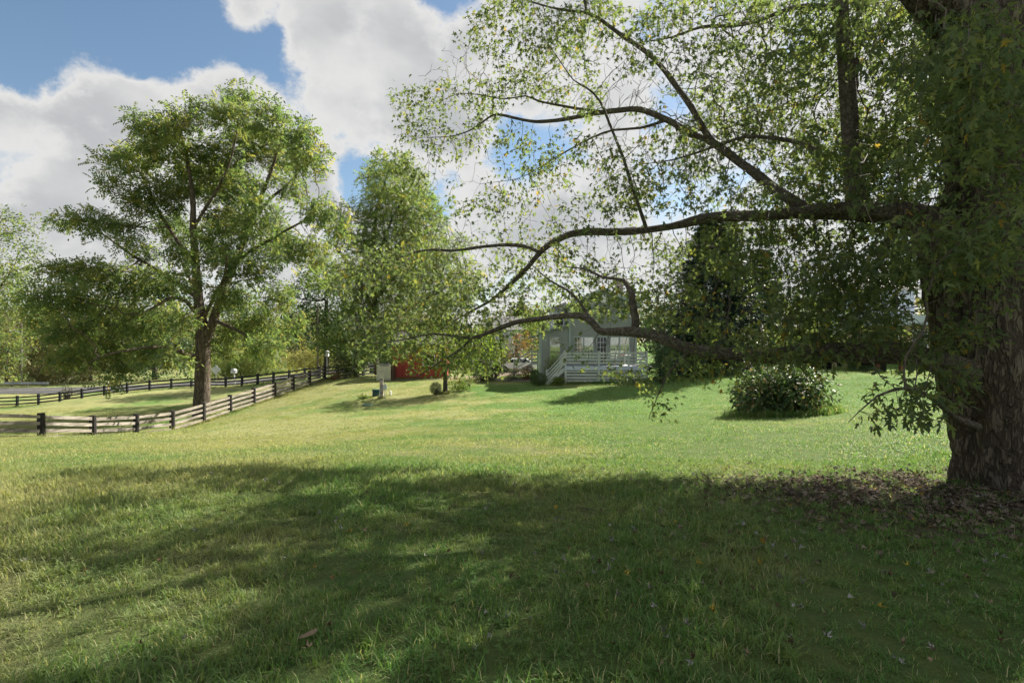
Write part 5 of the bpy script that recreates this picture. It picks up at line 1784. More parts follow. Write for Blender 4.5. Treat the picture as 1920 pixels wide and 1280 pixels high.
bush('boxwood', 'small round nearly black clipped bush on the lawn left of the small tree trunk', on(817, None, 33.5), .37, .37, .80, 2600, .055, T_OVAL, M['yew_leaf'], 302, round_=True, shell=.5)
bush('weed_clump', 'low clump of green weeds in the grass left of the meter post', on(682, None, 33.5), .5, .3, .22, 260, .12, T_OVAL, M['lime_leaf'], 303, cat='weeds')
bush('fern_patch', 'light green leafy plants round the foot of the small tree trunk', on(862, None, 35), 1.0, .5, .55, 700, .12, T_OVAL, M['lime_leaf'], 304, cat='plants')
bush('yew', 'dark broad yew bush at the edge of the gravel drive', on(905, None, 41), 1.15, 1.0, 1.75, 6500, .085, T_OVAL, M['yew_leaf'], 305)
bush('hedge_shrub', 'light green tall shrub rising behind the dark yew bush', on(925, None, 44), 1.1, 1.0, 2.9, 2600, .17, T_OVAL, M['lime_leaf'], 306)
bush('lavender_bush', 'grey green soft bush at the foot of the side steps', on(960, None, 41.5), .75, .6, .85, 1500, .10, [tpl_oval(.2)], M['grey_leaf'], 307)
bush('barberry', 'reddish brown shrub under the railing of the side steps', on(988, None, 41), .75, .6, 1.05, 1500, .09, T_OVAL, M['russet_leaf'], 308)
bush('laurel', 'dark green low shrub at the corner below the side steps', on(1004, None, 40.4), .55, .5, .8, 1100, .09, T_OVAL, M['dark_leaf'], 309)
bush('boxwood', 'clipped rounded green boxwood at the foot of the deck stairs', on(1010, None, 36.6), .62, .55, .86, 4200, .055, T_OVAL, M['box_leaf'], 310, round_=True, shell=.45)
bush('small_tree_shrub', 'loose upright green shrub growing beside the deck stair railing', on(1034, None, 37.6), .62, .5, 1.75, 1300, .10, T_OVAL, M['lime_leaf'], 311)
bush('boxwood', 'low spreading yellow green bush under the deck stairs', on(1046, None, 36.0), .62, .4, .55, 1500, .07, T_OVAL, M['lime_leaf'], 312)
bush('holly', 'tall dark holly bush at the right end of the deck', on(1243, None, 34), .85, .8, 2.3, 2600, .12, T_OVAL, M['dark_leaf'], 313)
bush('flower_bed', 'dark low planting along the foot of the deck', on(1190, None, 34.6), 1.3, .35, .45, 900, .09, T_OVAL, M['grey_leaf'], 314, cat='plants')
bush('hydrangea', 'broad sprawling glossy leaved shrub standing alone on the lawn left of the maple', on(1466, None, 17.6), 1.66, 1.35, 1.50, 7500, .15, [tpl_oval(.5, .04), tpl_oval(.42, .02)], M['shrub_leaf'], 315, stems=16, lumps=16, drop=.5, shell=.35)
bush('fence_shrub', 'leafy green shrub swallowing the top end of the rail fence', on(648, None, 48.5), 1.5, 1.2, 2.3, 2200, .16, T_OVAL, M['grey_leaf'], 316)
bush('fence_shrub', 'small reddish shrub at the top end of the rail fence', on(628, None, 46.5), .6, .5, .7, 500, .11, T_OVAL, M['russet_leaf'], 317)
bush('hedge', 'dark tall hedge in the shade to the right of the green house', on(1335, None, 46), 2.6, 1.4, 3.6, 4200, .30, T_SPR, M['dark_leaf'], 331, cat='hedge')
bush('hedge', 'dark shrubbery closing the gap behind the holly at the end of the deck', on(1262, None, 52), 2.4, 1.4, 3.4, 3600, .30, T_SPR, M['dark_leaf'], 334, cat='hedge')
bush('hedge', 'green hedge beneath the conifers behind the lone lawn shrub', on(1430, None, 47), 2.8, 1.4, 2.4, 3600, .30, T_SPR, M['walnut_leaf'], 332, cat='hedge')
bush('hedge', 'green hedge ending at the raised porch of the white house', on(1520, None, 46), 2.4, 1.4, 2.4, 3600, .30, T_SPR, M['walnut_leaf'], 333, cat='hedge')
bush('verge_bush', 'brown dry brush along the far verge behind the guardrail', Vector((-78, 90, gz(-78, 90))), 8, 1.5, 2.6, 2600, .5, T_SPR, M['olive_leaf'], 318)
bush('verge_bush', 'green brush across the road behind the diamond sign', Vector((-44, 84, gz(-44, 84))), 9, 1.6, 3.4, 2800, .5, T_SPR, M['yellow_leaf'], 319)
bush('verge_bush', 'pale brush across the road left of the birdhouse', Vector((-29, 80, gz(-29, 80))), 7, 1.5, 2.8, 2200, .5, T_SPR, M['gold_leaf'], 320)
bush('verge_bush', 'dense green brush closing the view behind the cream board screen', Vector((-14, 62, gz(-14, 62))), 5, 1.6, 3.6, 2400, .45, T_SPR, M['dark_leaf'], 321)
bush('verge_bush', 'shadowed green brush beyond the gravel drive', Vector((-4, 66, gz(-4, 66))), 6, 1.6, 2.8, 2400, .45, T_SPR, M['olive_leaf'], 322)

# untrimmed grass where the mower does not reach
tx, ty = [], []
r7 = np.random.default_rng(17)
for i in range(-2, 11):
    (xa, ya), (xb, yb) = fence_xy(i), fence_xy(i + 1)
    t_ = r7.random(150)
    tx.append(xa + (xb - xa) * t_ + r7.normal(0, .13, 150))
    ty.append(ya + (yb - ya) * t_ + r7.normal(0, .13, 150))
for (a_, b_) in zip(ff[:-1], ff[1:]):
    t_ = r7.random(50)
    tx.append(a_[0] + (b_[0] - a_[0]) * t_ + r7.normal(0, .15, 50))
    ty.append(a_[1] + (b_[1] - a_[1]) * t_ + r7.normal(0, .15, 50))
for (cx_, cy_, rx_, ry_, n_) in ((on(1466, None, 17.6).x, 17.6, 1.55, 1.25, 700), (wb.x, wb.y, .75, .75, 160), (b0.x, b0.y, .18, .18, 30), (b5.x, b5.y, .3, .3, 60)):
    a_ = r7.random(n_) * 6.283
    q = 1 + r7.normal(0, .08, n_)
    tx.append(cx_ + rx_ * q * np.cos(a_))
    ty.append(cy_ + ry_ * q * np.sin(a_))
for (xa, ya, xb, yb, n_) in ((sx0 - 1.2, sy - .15, sx1, sy - .15, 260), (3.7, 36.85, 9.4, 36.6, 260), (18, 29.9, 22, 29.9, 200)):
    t_ = r7.random(n_)
    tx.append(xa + (xb - xa) * t_)
    ty.append(ya + (yb - ya) * t_ + r7.normal(0, .08, n_))
tx, ty = np.concatenate(tx), np.concatenate(ty)
tall_c = source_collection([tuft(80 + k, 16, .10, .12, .34, .006, .5) for k in range(4)])
tag(scatter('tall_grass', np.stack([tx, ty, hz(tx, ty)], 1), r7.uniform(0, 6.28, len(tx)), r7.uniform(.6, 1.25, len(tx)), r7.normal(0, .1, (len(tx), 2)), tall_c),
    'untrimmed grass along the fences, the shrub foot and the deck', 'grass', None, 'stuff')

# a far-off wood that closes the horizon all round
r6 = np.random.default_rng(91)
pos = []
for k in range(260):
    a = math.radians(-80 + 160 * k / 259) + r6.normal(0, .01)
    R_w = 165 + r6.normal(0, 14)
    x, y = R_w * math.sin(a), R_w * math.cos(a)
    h = 9.5 + 5 * r6.random() + 2.5 * math.sin(k * .35)
    z0 = gz(x, y)
    u = r6.normal(0, 1, (95, 3))
    u /= np.linalg.norm(u, axis=1, keepdims=True)
    c = np.array([x, y, z0 + h * .52])
    pos.append(c + u * (r6.random(95) ** .35)[:, None] * np.array([4.2, 3.0, h * .52]))
pos = np.concatenate(pos)
v, f, a = stamp([tpl_spray(8, 71, 1.0, .55, .7), tpl_spray(7, 72, 1.0, .55, .7)], pos, frames(r6.normal(0, 1, (len(pos), 3)), r6.normal(0, 1, (len(pos), 3))), r6.uniform(1.4, 2.4, len(pos)), r6.random(len(pos)))
M['wood_leaf'] = leaf_mat('far wood leaf', [(0.0, (0.05, 0.075, 0.04)), (0.5, (0.085, 0.105, 0.05)), (1.0, (0.16, 0.14, 0.06))], 0.4, 0.4, 0.06)
tag(link('far_wood', np_mesh('far_wood', v, [f], {'rnd': a}), None, M['wood_leaf']), 'low line of distant woodland along the horizon', 'woodland', None, 'stuff')
# ------------------------------------------------------------------ green house
M['siding'] = simple('grey green siding', (0.225, 0.25, 0.22), 0.6, 0.05, 0.8)
M['trim'] = simple('pale green trim', (0.30, 0.36, 0.325), 0.55, 0.05, 1.2)
M['deckrail'] = simple('pale sage rail paint', (0.46, 0.50, 0.45), 0.6, 0.07, 1.5)
M['fascia'] = simple('blue white fascia', (0.46, 0.51, 0.58), 0.5, 0.04, 1.0)
M['roofm'] = simple('grey shingle roof', (0.24, 0.235, 0.235), 0.9, 0.12, 6, 0.4, 25)
M['deckfl'] = simple('grey deck boards', (0.20, 0.22, 0.25), 0.8, 0.15, 4)
m, t, out = new_mat('window glass')
g1 = t.node('ShaderNodeBsdfGlossy')
g1.inputs['Roughness'].default_value = 0.03
g1.inputs['Color'].default_value = (0.8, 0.85, 0.82, 1)
d1 = t.node('ShaderNodeBsdfDiffuse')
geo = t.node('ShaderNodeNewGeometry')
t.l.new(t.mix(t.step(t.noise(geo.outputs['Position'], 1.8, 3), .4, .6), (0.10, 0.12, 0.08), (0.30, 0.32, 0.22)), d1.inputs['Color'])  # pale yellow green mottling painted in for what the panes mirror
ms = t.node('ShaderNodeMixShader')
ms.inputs[0].default_value = 0.42
t.l.new(d1.outputs[0], ms.inputs[1])
t.l.new(g1.outputs[0], ms.inputs[2])
t.l.new(ms.outputs[0], out.inputs[0])
M['glass'] = m
m, t, out = new_mat('dark window glass')
pb = t.node('ShaderNodeBsdfPrincipled')
pb.inputs['Base Color'].default_value = (0.02, 0.025, 0.03, 1)
pb.inputs['Roughness'].default_value = 0.05
t.l.new(pb.outputs[0], out.inputs[0])
M['darkglass'] = m

HY = 40.0
hx0, hx1, hz0, hze, hzp = 4.28, 9.30, -1.75, 4.15, 5.35
hc = Vector((4.28, 40.0, gz(4.3, 39.5)))
ROT = math.radians(-3.0)
house = empty('green_house', hc, 'grey green clapboard house with a gable end and white muntin windows behind the deck', 'house')


def clap(name, x0, x1, z0, top, y, mat, parent, ex=.115):
    """lapped boards facing the camera; top(z)->(x0,x1) clips each course"""
    b_ = MB()
    z = z0
    while True:
        r = top(z + ex)
        if r is None:
            break
        xa, xb = max(x0, r[0]), min(x1, r[1])
        if xb - xa < .05:
            break
        b_.add([(xa, y - .022, z), (xb, y - .022, z), (xb, y - .004, z + ex + .006), (xa, y - .004, z + ex + .006), (xa, y + .01, z), (xb, y + .01, z)],
               [(0, 1, 2, 3), (0, 4, 5, 1)])
        z += ex
    o = b_.build(name, mat, parent)
    o['kind'] = 'stuff'
    return o


xm = (hx0 + hx1) / 2
sl = (hzp - hze) / (hx1 - xm)


def gtop(z):
    if z <= hze:
        return (hx0, hx1)
    w_ = (hzp - z) / sl
    return (xm - w_, xm + w_) if w_ > 0 else None


body = MB()
body.prism([(hx0, hz0), (hx1, hz0), (hx1, hze), (xm, hzp), (hx0, hze)], 'y', HY, HY + 9)
wall = body.build('wall', M['siding'], house)
clap('siding', hx0 + .09, hx1 - .09, hz0, gtop, HY, M['siding'], wall)
m_ = MB()
m_.box(hx0 - .015, hx0 + .11, HY - .035, HY + .12, hz0, hze + .05)
m_.box(hx1 - .11, hx1 + .015, HY - .035, HY + .12, hz0, hze + .05)
m_.build('corner_board', M['trim'], wall)
rf = MB()
ov = .32
for sx in (-1, 1):
    ex_ = xm + sx * ((hx1 - xm) + ov)
    ez = hze - sl * ov
    rf.prism([(xm, hzp + .02), (ex_, ez + .02), (ex_, ez + .18), (xm, hzp + .19)] if sx > 0 else [(xm - .001, hzp + .19), (ex_, ez + .18), (ex_, ez + .02), (xm - .001, hzp + .02)], 'y', HY - .3, HY + 9.3)
roof = rf.build('roof', M['roofm'], house)
m_ = MB()
for sx in (-1, 1):
    ex_ = xm + sx * ((hx1 - xm) + ov)
    ez = hze - sl * ov
    m_.bar((xm, HY - .32, hzp + .09), (ex_, HY - .32, ez + .09), .03, .20, up=(0, 0, 1))
m_.build('bargeboard', M['trim'], roof)
m_ = MB()
m_.box(xm - .22, xm + .22, HY - .05, HY - .023, hzp - .95, hzp - .40)
for k in range(5):
    m_.bar((xm - .19, HY - .058, hzp - .88 + k * .1), (xm + .19, HY - .058, hzp - .88 + k * .1), .02, .05)
m_.build('attic_vent', M['white'], house)
ch = MB().box(8.2, 8.75, HY + 3, HY + 3.6, 4.2, 6.3)
ch.box(8.14, 8.81, HY + 2.94, HY + 3.66, 6.3, 6.42)
M['pinkbrick'] = simple('pale pinkish brick', (0.36, 0.30, 0.29), 0.9, 0.1, 10, 0.3, 40)
ch.build('chimney', M['pinkbrick'], roof)


def window(x0, x1, z0, z1, y, cols, rows, parent, name='window', fr=.06, glass='glass', frame='trim'):
    b_ = MB()
    b_.box(x0 - fr, x0, y - .06, y, z0 - fr, z1 + fr).box(x1, x1 + fr, y - .06, y, z0 - fr, z1 + fr)
    b_.box(x0, x1, y - .06, y, z1, z1 + fr).box(x0, x1, y - .06, y, z0 - fr, z0)
    w_ = b_.build(name, M[frame], parent)
    MB().box(x0 + .001, x1 - .001, y - .034, y - .026, z0 + .001, z1 - .001).build('pane', M[glass], w_)
    if cols * rows > 1:
        g_ = MB()
        for i in range(1, cols):
            xx = x0 + (x1 - x0) * i / cols
            g_.box(xx - .011, xx + .011, y - .05, y - .035, z0, z1)
        for j in range(1, rows):
            zz = z0 + (z1 - z0) * j / rows
            for i in range(cols):
                xa, xb = x0 + (x1 - x0) * i / cols + .011, x0 + (x1 - x0) * (i + 1) / cols - .011
                g_.box(xa, xb, y - .049, y - .036, zz - .011, zz + .011)
        g_.build('muntins', M['white'], w_)
    return w_


DF = -.20     # deck floor level
for xa, xb in ((1077, 1093), (1095.5, 1111.5), (1144, 1159), (1162, 1178)):
    window((xa - 960) * .04, (xb - 960) * .04, .25, 1.80, HY, 3, 4, house)
dr = window((1119.5 - 960) * .04, (1136 - 960) * .04, DF + .15, 1.80, HY, 3, 5, house, 'door', .08, 'darkglass')
MB().lathe(((1134.5 - 960) * .04, HY - .085, DF + 1.0), [(.03, -.03), (.035, 0), (.02, .03)], 8).build('handle', M['galv'], dr)

# lean-to at the left
lx0, lx1 = (1013 - 960) * .04, 4.262
ly = HY + .05
zl, zr_ = 2.15, 2.62
lt = MB()
lt.prism([(lx0, hz0), (lx1, hz0), (lx1, zr_), (lx0, zl)], 'y', ly, ly + 5)
ltw = lt.build('side_wall', M['siding'], house)


def ltop(z):
    if z <= zl:
        return (lx0, lx1)
    xx = lx0 + (z - zl) / (zr_ - zl) * (lx1 - lx0)
    return (xx, lx1) if xx < lx1 - .1 else None


clap('siding', lx0 + .09, lx1, hz0, ltop, ly, M['siding'], ltw)
MB().box(lx0 - .015, lx0 + .10, ly - .035, ly + .1, hz0, zl + .03).build('corner_board', M['trim'], ltw)
MB().cyl((lx0 - .07, ly - .06, hz0 + .1), (lx0 - .07, ly - .06, zl - .05), .04, .04, 8).build('downspout', M['trim'], ltw)
m_ = MB()
sl2 = (zr_ - zl) / (lx1 - lx0)
m_.prism([(lx0 - .32, zl - .32 * sl2 + .02), (lx1 + .0, zr_ + .02), (lx1 + .0, zr_ + .16), (lx0 - .32, zl - .32 * sl2 + .16)], 'y', ly - .3, ly + 5.2)
m_.build('side_roof', M['siding'], house)
window((1031.5 - 960) * .04, (1050 - 960) * .04, DF + .05, 1.82, ly, 1, 1, house, 'glass_door', .09, 'glass', 'siding')
# little canopy over the side porch, farther back on the left
MB().prism([(lx0 - .95, 1.72), (lx0 - .02, 1.95), (lx0 - .02, 2.05), (lx0 - .95, 1.86)], 'y', ly + 2.0, ly + 4.4).build('porch_canopy', M['siding'], house)
m_ = MB()
m_.bar((lx0 - .75, ly + 2.1, 1.70), (lx0 - .03, ly + 2.1, .95), .06, .06)
m_.build('canopy_brace', M['trim'], house)
# wing behind with a dormer window
dw = MB().box(2.95, 4.2, HY + 4.0, HY + 8.8, 1.9, 4.2).build('rear_wall', M['fascia'], house)
MB().prism([(2.7, 4.15), (4.25, 4.15), (4.25, 4.75)], 'y', HY + 3.8, HY + 9.0).build('rear_roof', M['roofm'], house)
window(3.25, 4.0, 2.85, 3.7, HY + 3.99, 1, 2, house, 'window', .07, 'darkglass', 'white')

# ------------------------------------------------------------------ deck
dk0 = Vector(((1059 - 960) * .037, 37.0, gz(3.7, 37)))
deck = empty('deck', dk0, 'pale sage painted raised deck with board railings and slatted skirt before the green house', 'deck')
dx0, dx1, dy0, dy1 = dk0.x, 9.35, 37.0, 39.92
gbot = gz(6, 37)
m_ = MB()
nb = 20
for k in range(nb):
    ya = dy0 + (dy1 - dy0) * k / nb
    m_.box(dx0 + .01, dx1 - .01, ya + .004, ya + (dy1 - dy0) / nb - .004, DF - .04, DF)
fl = m_.build('floor_boards', M['deckfl'], deck)
fl['kind'] = 'stuff'
MB().box(dx0 - .03, dx1 + .03, dy0 - .05, dy0 - .006, DF - .285, DF - .005).build('fascia', M['fascia'], deck)
posts = [dx0 + .06, (1122.5 - 960) * .037, 8.05, dx1 - .06]


def rail_post(x, y, z0, z1):
    MB().box(x - .055, x + .055, y - .055, y + .055, z0, z1).box(x - .075, x + .075, y - .075, y + .075, z1, z1 + .035).box(x - .04, x + .04, y - .04, y + .04, z1 + .035, z1 + .075).build('post', M['deckrail'], deck)


for x in posts:
    rail_post(x, dy0 + .05, DF, DF + .98)
    MB().box(x - .07, x + .07, dy0 - .03, dy0 + .11, gbot - .25, DF - .29).build('footing_post', M['deckrail'], deck)
for a, b_ in zip(posts[:-1], posts[1:]):
    for z in (.16, .38, .60):
        MB().box(a + .057, b_ - .057, dy0 + .035, dy0 + .065, DF + z, DF + z + .105).build('rail_board', M['deckrail'], deck)
    MB().box(a + .057, b_ - .057, dy0 - .01, dy0 + .11, DF + .90, DF + .94).build('cap_rail', M['deckrail'], deck)
    MB().box(a + .057, b_ - .057, dy0 + .03, dy0 + .07, DF + .80, DF + .895).build('rail_board', M['deckrail'], deck)
    for k in range(4):
        z = gbot + .06 + k * (DF - .32 - gbot) / 4
        MB().box(a + .072, b_ - .072, dy0 + .02, dy0 + .05, z, z + .15).build('skirt_slat', M['deckrail'], deck)
for k in range(5):   # railing at the right end
    MB().box(dx1 - .075, dx1 - .045, dy0 + .12, dy1 - .05, DF + .16 + k * .17, DF + .26 + k * .17).build('rail_board', M['deckrail'], deck)
MB().box(dx0 + .2, dx1 - .2, dy0 + .9, dy1 - .1, gbot - .3, DF - .05).build('deck_shade_box', M['dark'], deck)  # black box added behind the slats in place of the shade there
# stairs down to the left
sx_top, sx_bot = dx0 - .02, (1024 - 960) * .037
nst = 6
zb = gz(sx_bot, 37.4)
for k in range(nst):
    xa = sx_top + (sx_bot - sx_top) * k / nst
    xb = sx_top + (sx_bot - sx_top) * (k + 1) / nst
    z = DF + (zb - DF) * (k + 1) / (nst + .2)
    MB().box(xb, xa + .03, dy0 + .12, dy0 + 1.1, z - .035, z).build('tread', M['deckfl'], deck)
for yy in (dy0 + .05, dy0 + 1.17):
    MB().bar((sx_top, yy, DF - .22), (sx_bot - .05, yy, zb - .05), .045, .26).build('stringer', M['deckrail'], deck)
    rail_post(sx_bot + .05, yy, zb - .1, zb + .95)
    for dz, hh in ((.90, .05), (.64, .10), (.40, .10), (.18, .10)):
        MB().bar((sx_top - .0, yy, DF + dz), (sx_bot + .10, yy, zb + dz), .05 if dz < .9 else .11, hh).build('stair_rail', M['deckrail'], deck)
rail_post(sx_top + .08, dy0 + 1.17, DF, DF + .98)

# side steps of the house, on the far left
ss0 = Vector((lx0 - .1, 42.6, gz(lx0 - .6, 42.6)))
ss = empty('side_steps', ss0, 'pale sage wooden steps and landing railing at the left side of the green house', 'steps')
PX = lambda px: (px - 960) * .0426
pa, pb2, zz = PX(964), PX(997), lambda py: 1.5 + (640 - py) * .0426
for x, z1 in ((pa, zz(675)), (pb2, zz(656)), (lx0 - .06, zz(656))):
    MB().box(x - .06, x + .06, 42.54, 42.66, gz(x, 42.6) - .2, z1).box(x - .08, x + .08, 42.52, 42.68, z1, z1 + .05).build('post', M['deckrail'], ss)
for y0_, y1_ in ((658, 677), (665, 684), (673, 691), (682, 699)):
    MB().bar((pb2 - .06, 42.6, zz(y0_)), (pa + .06, 42.6, zz(y1_)), .05, .12).build('stair_rail', M['deckrail'], ss)
for py in (657.5, 664, 672):
    MB().box(pb2 + .062, lx0 - .122, 42.58, 42.62, zz(py) - .12, zz(py)).build('rail_board', M['deckrail'], ss)
MB().box(pb2 + .062, lx0 - .122, 42.56, 42.66, zz(683), zz(677)).build('landing_beam', M['deckrail'], ss)
MB().box(pb2, lx0 - .05, 42.7, 43.9, zz(680), zz(678.5)).build('landing', M['deckfl'], ss)
for k in range(5):
    xa = pb2 + (pa - pb2) * (k + .5) / 5
    z = zz(680) + (gz(pa, 43) - zz(680)) * (k + .8) / 5
    MB().box(xa - .18, xa + .12, 42.7, 43.9, z - .04, z).build('tread', M['deckfl'], ss)
m_ = MB()
for k in range(7):
    a = math.pi * k / 7
    b_ = math.pi * (k + 1) / 7
    m_.bar((2.0 - .42 + .40 * math.cos(a) * -1, 42.5, gz(1.8, 42.5) + .6 * math.sin(a)), (2.0 - .42 + .40 * math.cos(b_) * -1, 42.5, gz(1.8, 42.5) + .6 * math.sin(b_)), .04, .05)
m_.build('arch', M['brownw'], ss)

# deck furniture seen over the railing
M['redcloth'] = simple('red cloth', (0.35, 0.05, 0.06), 0.8, 0.1, 3)
ft = Vector((8.15, 38.5, DF))
tb = empty('patio_table', ft, 'small white patio table with a red cloth on the deck', 'table')
MB().lathe(ft + Vector((0, 0, .70)), [(.42, 0), (.42, .03)], 16).build('tabletop', M['white'], tb)
MB().lathe(ft, [(.22, 0), (.03, .05), (.03, .70)], 10).build('leg', M['white'], tb)
MB().box(ft.x - .45, ft.x - .05, ft.y - .42, ft.y + .2, DF + .732, DF + .75).build('cloth', M['redcloth'], tb)

# ------------------------------------------------------------------ white car beyond the drive
M['carwhite'] = simple('white car paint', (0.72, 0.74, 0.76), 0.25, 0.03, 0.5, spec=.6)
M['tyre'] = simple('tyre rubber', (0.02, 0.02, 0.02), 0.8, 0.1, 5)
c0 = Vector((.55, 58.0, gz(.55, 58.0)))
car = empty('parked_car', c0, 'white car parked beyond the side steps, only its nose showing', 'car')
prof = [(-2.1, .35), (2.1, .35), (2.15, .75), (1.9, .95), (1.2, 1.02), (.5, 1.45), (-1.0, 1.48), (-1.75, 1.02), (-2.1, .95)]
o = MB().prism([(c0.x - p[0], c0.z + p[1]) for p in prof], 'y', c0.y - .85, c0.y + .85).build('body', M['carwhite'], car, bevel=.06)
for wx in (-1.3, 1.3):
    for wy in (-.86, .72):
        w_ = MB().cyl((c0.x + wx, c0.y + wy, c0.z + .32), (c0.x + wx, c0.y + wy + .14, c0.z + .32), .32, .32, 16).build('wheel', M['tyre'], car)
        yy = c0.y + wy - .006 if wy < 0 else c0.y + wy + .146
        MB().cyl((c0.x + wx, yy - .006, c0.z + .32), (c0.x + wx, yy + .006, c0.z + .32), .19, .19, 12).build('rim', M['galv'], w_)
m_ = MB()
m_.prism([(c0.x - 1.08, c0.z + 1.04), (c0.x - .48, c0.z + 1.40), (c0.x + .2, c0.z + 1.42), (c0.x + .2, c0.z + 1.04)], 'y', c0.y - .862, c0.y - .852)
m_.prism([(c0.x + .28, c0.z + 1.04), (c0.x + .28, c0.z + 1.42), (c0.x + .95, c0.z + 1.42), (c0.x + 1.5, c0.z + 1.06)], 'y', c0.y - .862, c0.y - .852)
m_.build('side_window', M['darkglass'], car)
for yy in (-.6, .6):
    MB().box(c0.x - 2.16, c0.x - 2.02, c0.y + yy - .18, c0.y + yy + .18, c0.z + .68, c0.z + .84).build('headlight', M['galv'], car)

# pale house far off to the left of the green one
fh0 = Vector((.6, 92, gz(.6, 92)))
fh = empty('white_house', fh0, 'white house far off, glimpsed through leaves left of the green house', 'house')
MB().box(-3.0, 1.8, 92, 99, fh0.z - .3, 3.6).build('wall', M['fascia'], fh)
MB().prism([(91.6, 3.5), (99.4, 3.5), (95.5, 6.0)], 'x', -3.4, 2.2).build('roof', M['roofm'], fh)
for xx in (-2.2, .2):
    window(xx, xx + .9, 1.2, 2.7, 92, 1, 2, fh, 'window', .08, 'darkglass', 'white')

# ------------------------------------------------------------------ white house at the right, behind the maple
M['whitesid'] = simple('white siding', (0.46, 0.51, 0.58), 0.6, 0.04, 1)
M['tanroof'] = simple('light tan shingle', (0.36, 0.33, 0.30), 0.9, 0.1, 5, .3, 20)
M['tan'] = simple('tan stucco', (0.46, 0.36, 0.23), 0.8, 0.1, 2)
M['rust'] = simple('rust red timber', (0.17, 0.065, 0.042), 0.75, 0.15, 3)
M['tanpost'] = simple('tan post', (0.36, 0.29, 0.20), 0.8, 0.15, 4)
RY = 45.0
rx = lambda px: (px - 960) * RY / F
rz = lambda py: CAMZ + (640 - py) * RY / F
rh0 = Vector((rx(1660), RY, gz(rx(1660), RY)))
rh = empty('white_house', rh0, 'white two storey house with tan hip roof glimpsed through the maple beside its trunk', 'house')
wl = MB().box(rx(1622), rx(1714), RY, RY + 6, rz(640), rz(542)).build('wall', M['whitesid'], rh)
clap('siding', rx(1622), rx(1714), rz(600), lambda z: (rx(1622), rx(1714)) if z < rz(544) else None, RY, M['whitesid'], wl, .14)
xa, xb, za, zp = rx(1615), rx(1721), rz(541), rz(505)
r_m = MB().add([(xa, RY - .4, za), (xb, RY - .4, za), (xb, RY + 6.4, za), (xa, RY + 6.4, za), (rx(1655), RY + 3, zp), (rx(1686), RY + 3, zp), (xa, RY - .4, za - .15), (xb, RY - .4, za - .15), (xb, RY + 6.4, za - .15), (xa, RY + 6.4, za - .15)],
               [(0, 1, 5, 4), (1, 2, 5), (2, 3, 4, 5), (3, 0, 4), (6, 7, 1, 0), (7, 8, 2, 1), (8, 9, 3, 2), (9, 6, 0, 3), (9, 8, 7, 6)])
r_m.build('roof', M['tanroof'], rh)
window(rx(1672), rx(1683), rz(584), rz(552), RY, 1, 2, rh, 'window', .10, 'darkglass', 'white')
window(rx(1636), rx(1650), rz(584), rz(552), RY, 1, 2, rh, 'window', .10, 'darkglass', 'white')
m_ = MB().box(rx(1669), rx(1687), RY - .05, RY - .025, rz(550.5), rz(548))
m_.build('window_hood', M['dark'], rh)
# ground floor wing with its pale flat roof
MB().box(rx(1560), rx(1850), RY - 5, RY - .1, rz(613), rz(596)).build('wing_roof', M['fascia'], rh)
MB().box(rx(1575), rx(1845), RY - 4.4, RY - .15, rh0.z - .5, rz(613) - .01).build('wing_wall', M['tan'], rh)
for k in range(5):
    a = rx(1590) + k * 2.2
    window(a, a + 1.0, rz(650), rz(622), RY - 4.41, 1, 2, rh, 'window', .08, 'darkglass', 'white')
# the raised porch in front
qy = 30.0
qx = lambda px: (px - 960) * qy / F
qz = lambda py: CAMZ + (640 - py) * qy / F
po0 = Vector((qx(1610), qy, gz(qx(1610), qy)))
pp = empty('raised_porch', po0, 'raised timber porch on posts with a rust red beam behind the maple bough', 'porch')
MB().box(qx(1558), qx(1591), qy - .05, qy, qz(674), qz(660)).build('skirt_panel', M['fascia'], pp)
MB().box(qx(1591.2), qx(1700), qy - .04, qy + .12, qz(679), qz(667)).build('beam', M['rust'], pp)
MB().box(qx(1558), qx(1700), qy + .01, qy + 6, qz(659.5), qz(655)).build('floor', M['rust'], pp)
for px, w_, mt in ((1569, .17, 'tanpost'), (1589.5, .19, 'tanpost'), (1650, .21, 'rust'), (1696, .2, 'rust')):
    MB().box(qx(px) - w_ / 2, qx(px) + w_ / 2, qy + .14, qy + .14 + w_, gz(qx(px), qy) - .3, qz(660)).build('post', M[mt], pp)
for k in range(2):
    MB().box(qx(1592), qx(1700), qy + .02, qy + .06, qz(648 - k * 8), qz(645 - k * 8)).build('rail', M['rust'], pp)
MB().box(qx(1562), qx(1695), qy + 1.4, qy + 5, gz(qx(1610), qy + 2) - .3, qz(662)).build('porch_shade_box', M['dark'], pp)  # black block painting the shade beneath the porch floor
bush('ground_ivy', 'dark grey ground plants in the shade under the raised porch', Vector((qx(1610), qy - .1, gz(qx(1610), qy))), 1.5, .35, .35, 700, .09, T_OVAL, M['dark_leaf'], 330, cat='plants')

# power lines past the white house
wr = bpy.data.curves
for k, (ya, yb) in enumerate(((578, 586), (586, 592))):
    a, b_ = P(1560, ya, 60), P(2100, yb, 62)
    pts = np.array([list(a.lerp(b_, i / 12) - Vector((0, 0, .5 * (1 - (i / 6 - 1) ** 2)))) for i in range(13)])
    v, f = tubes([(pts, np.full(13, .018))], 5)
    o = link('power_line', np_mesh('power_line', v, [f]), None, M['galv'])
    tag(o, ('upper' if k == 0 else 'lower') + ' of two thin power lines crossing the gap beside the maple trunk', 'power line', 'power lines past the white house')
house.rotation_euler = (0, 0, ROT)
deck.rotation_euler = (0, 0, ROT)

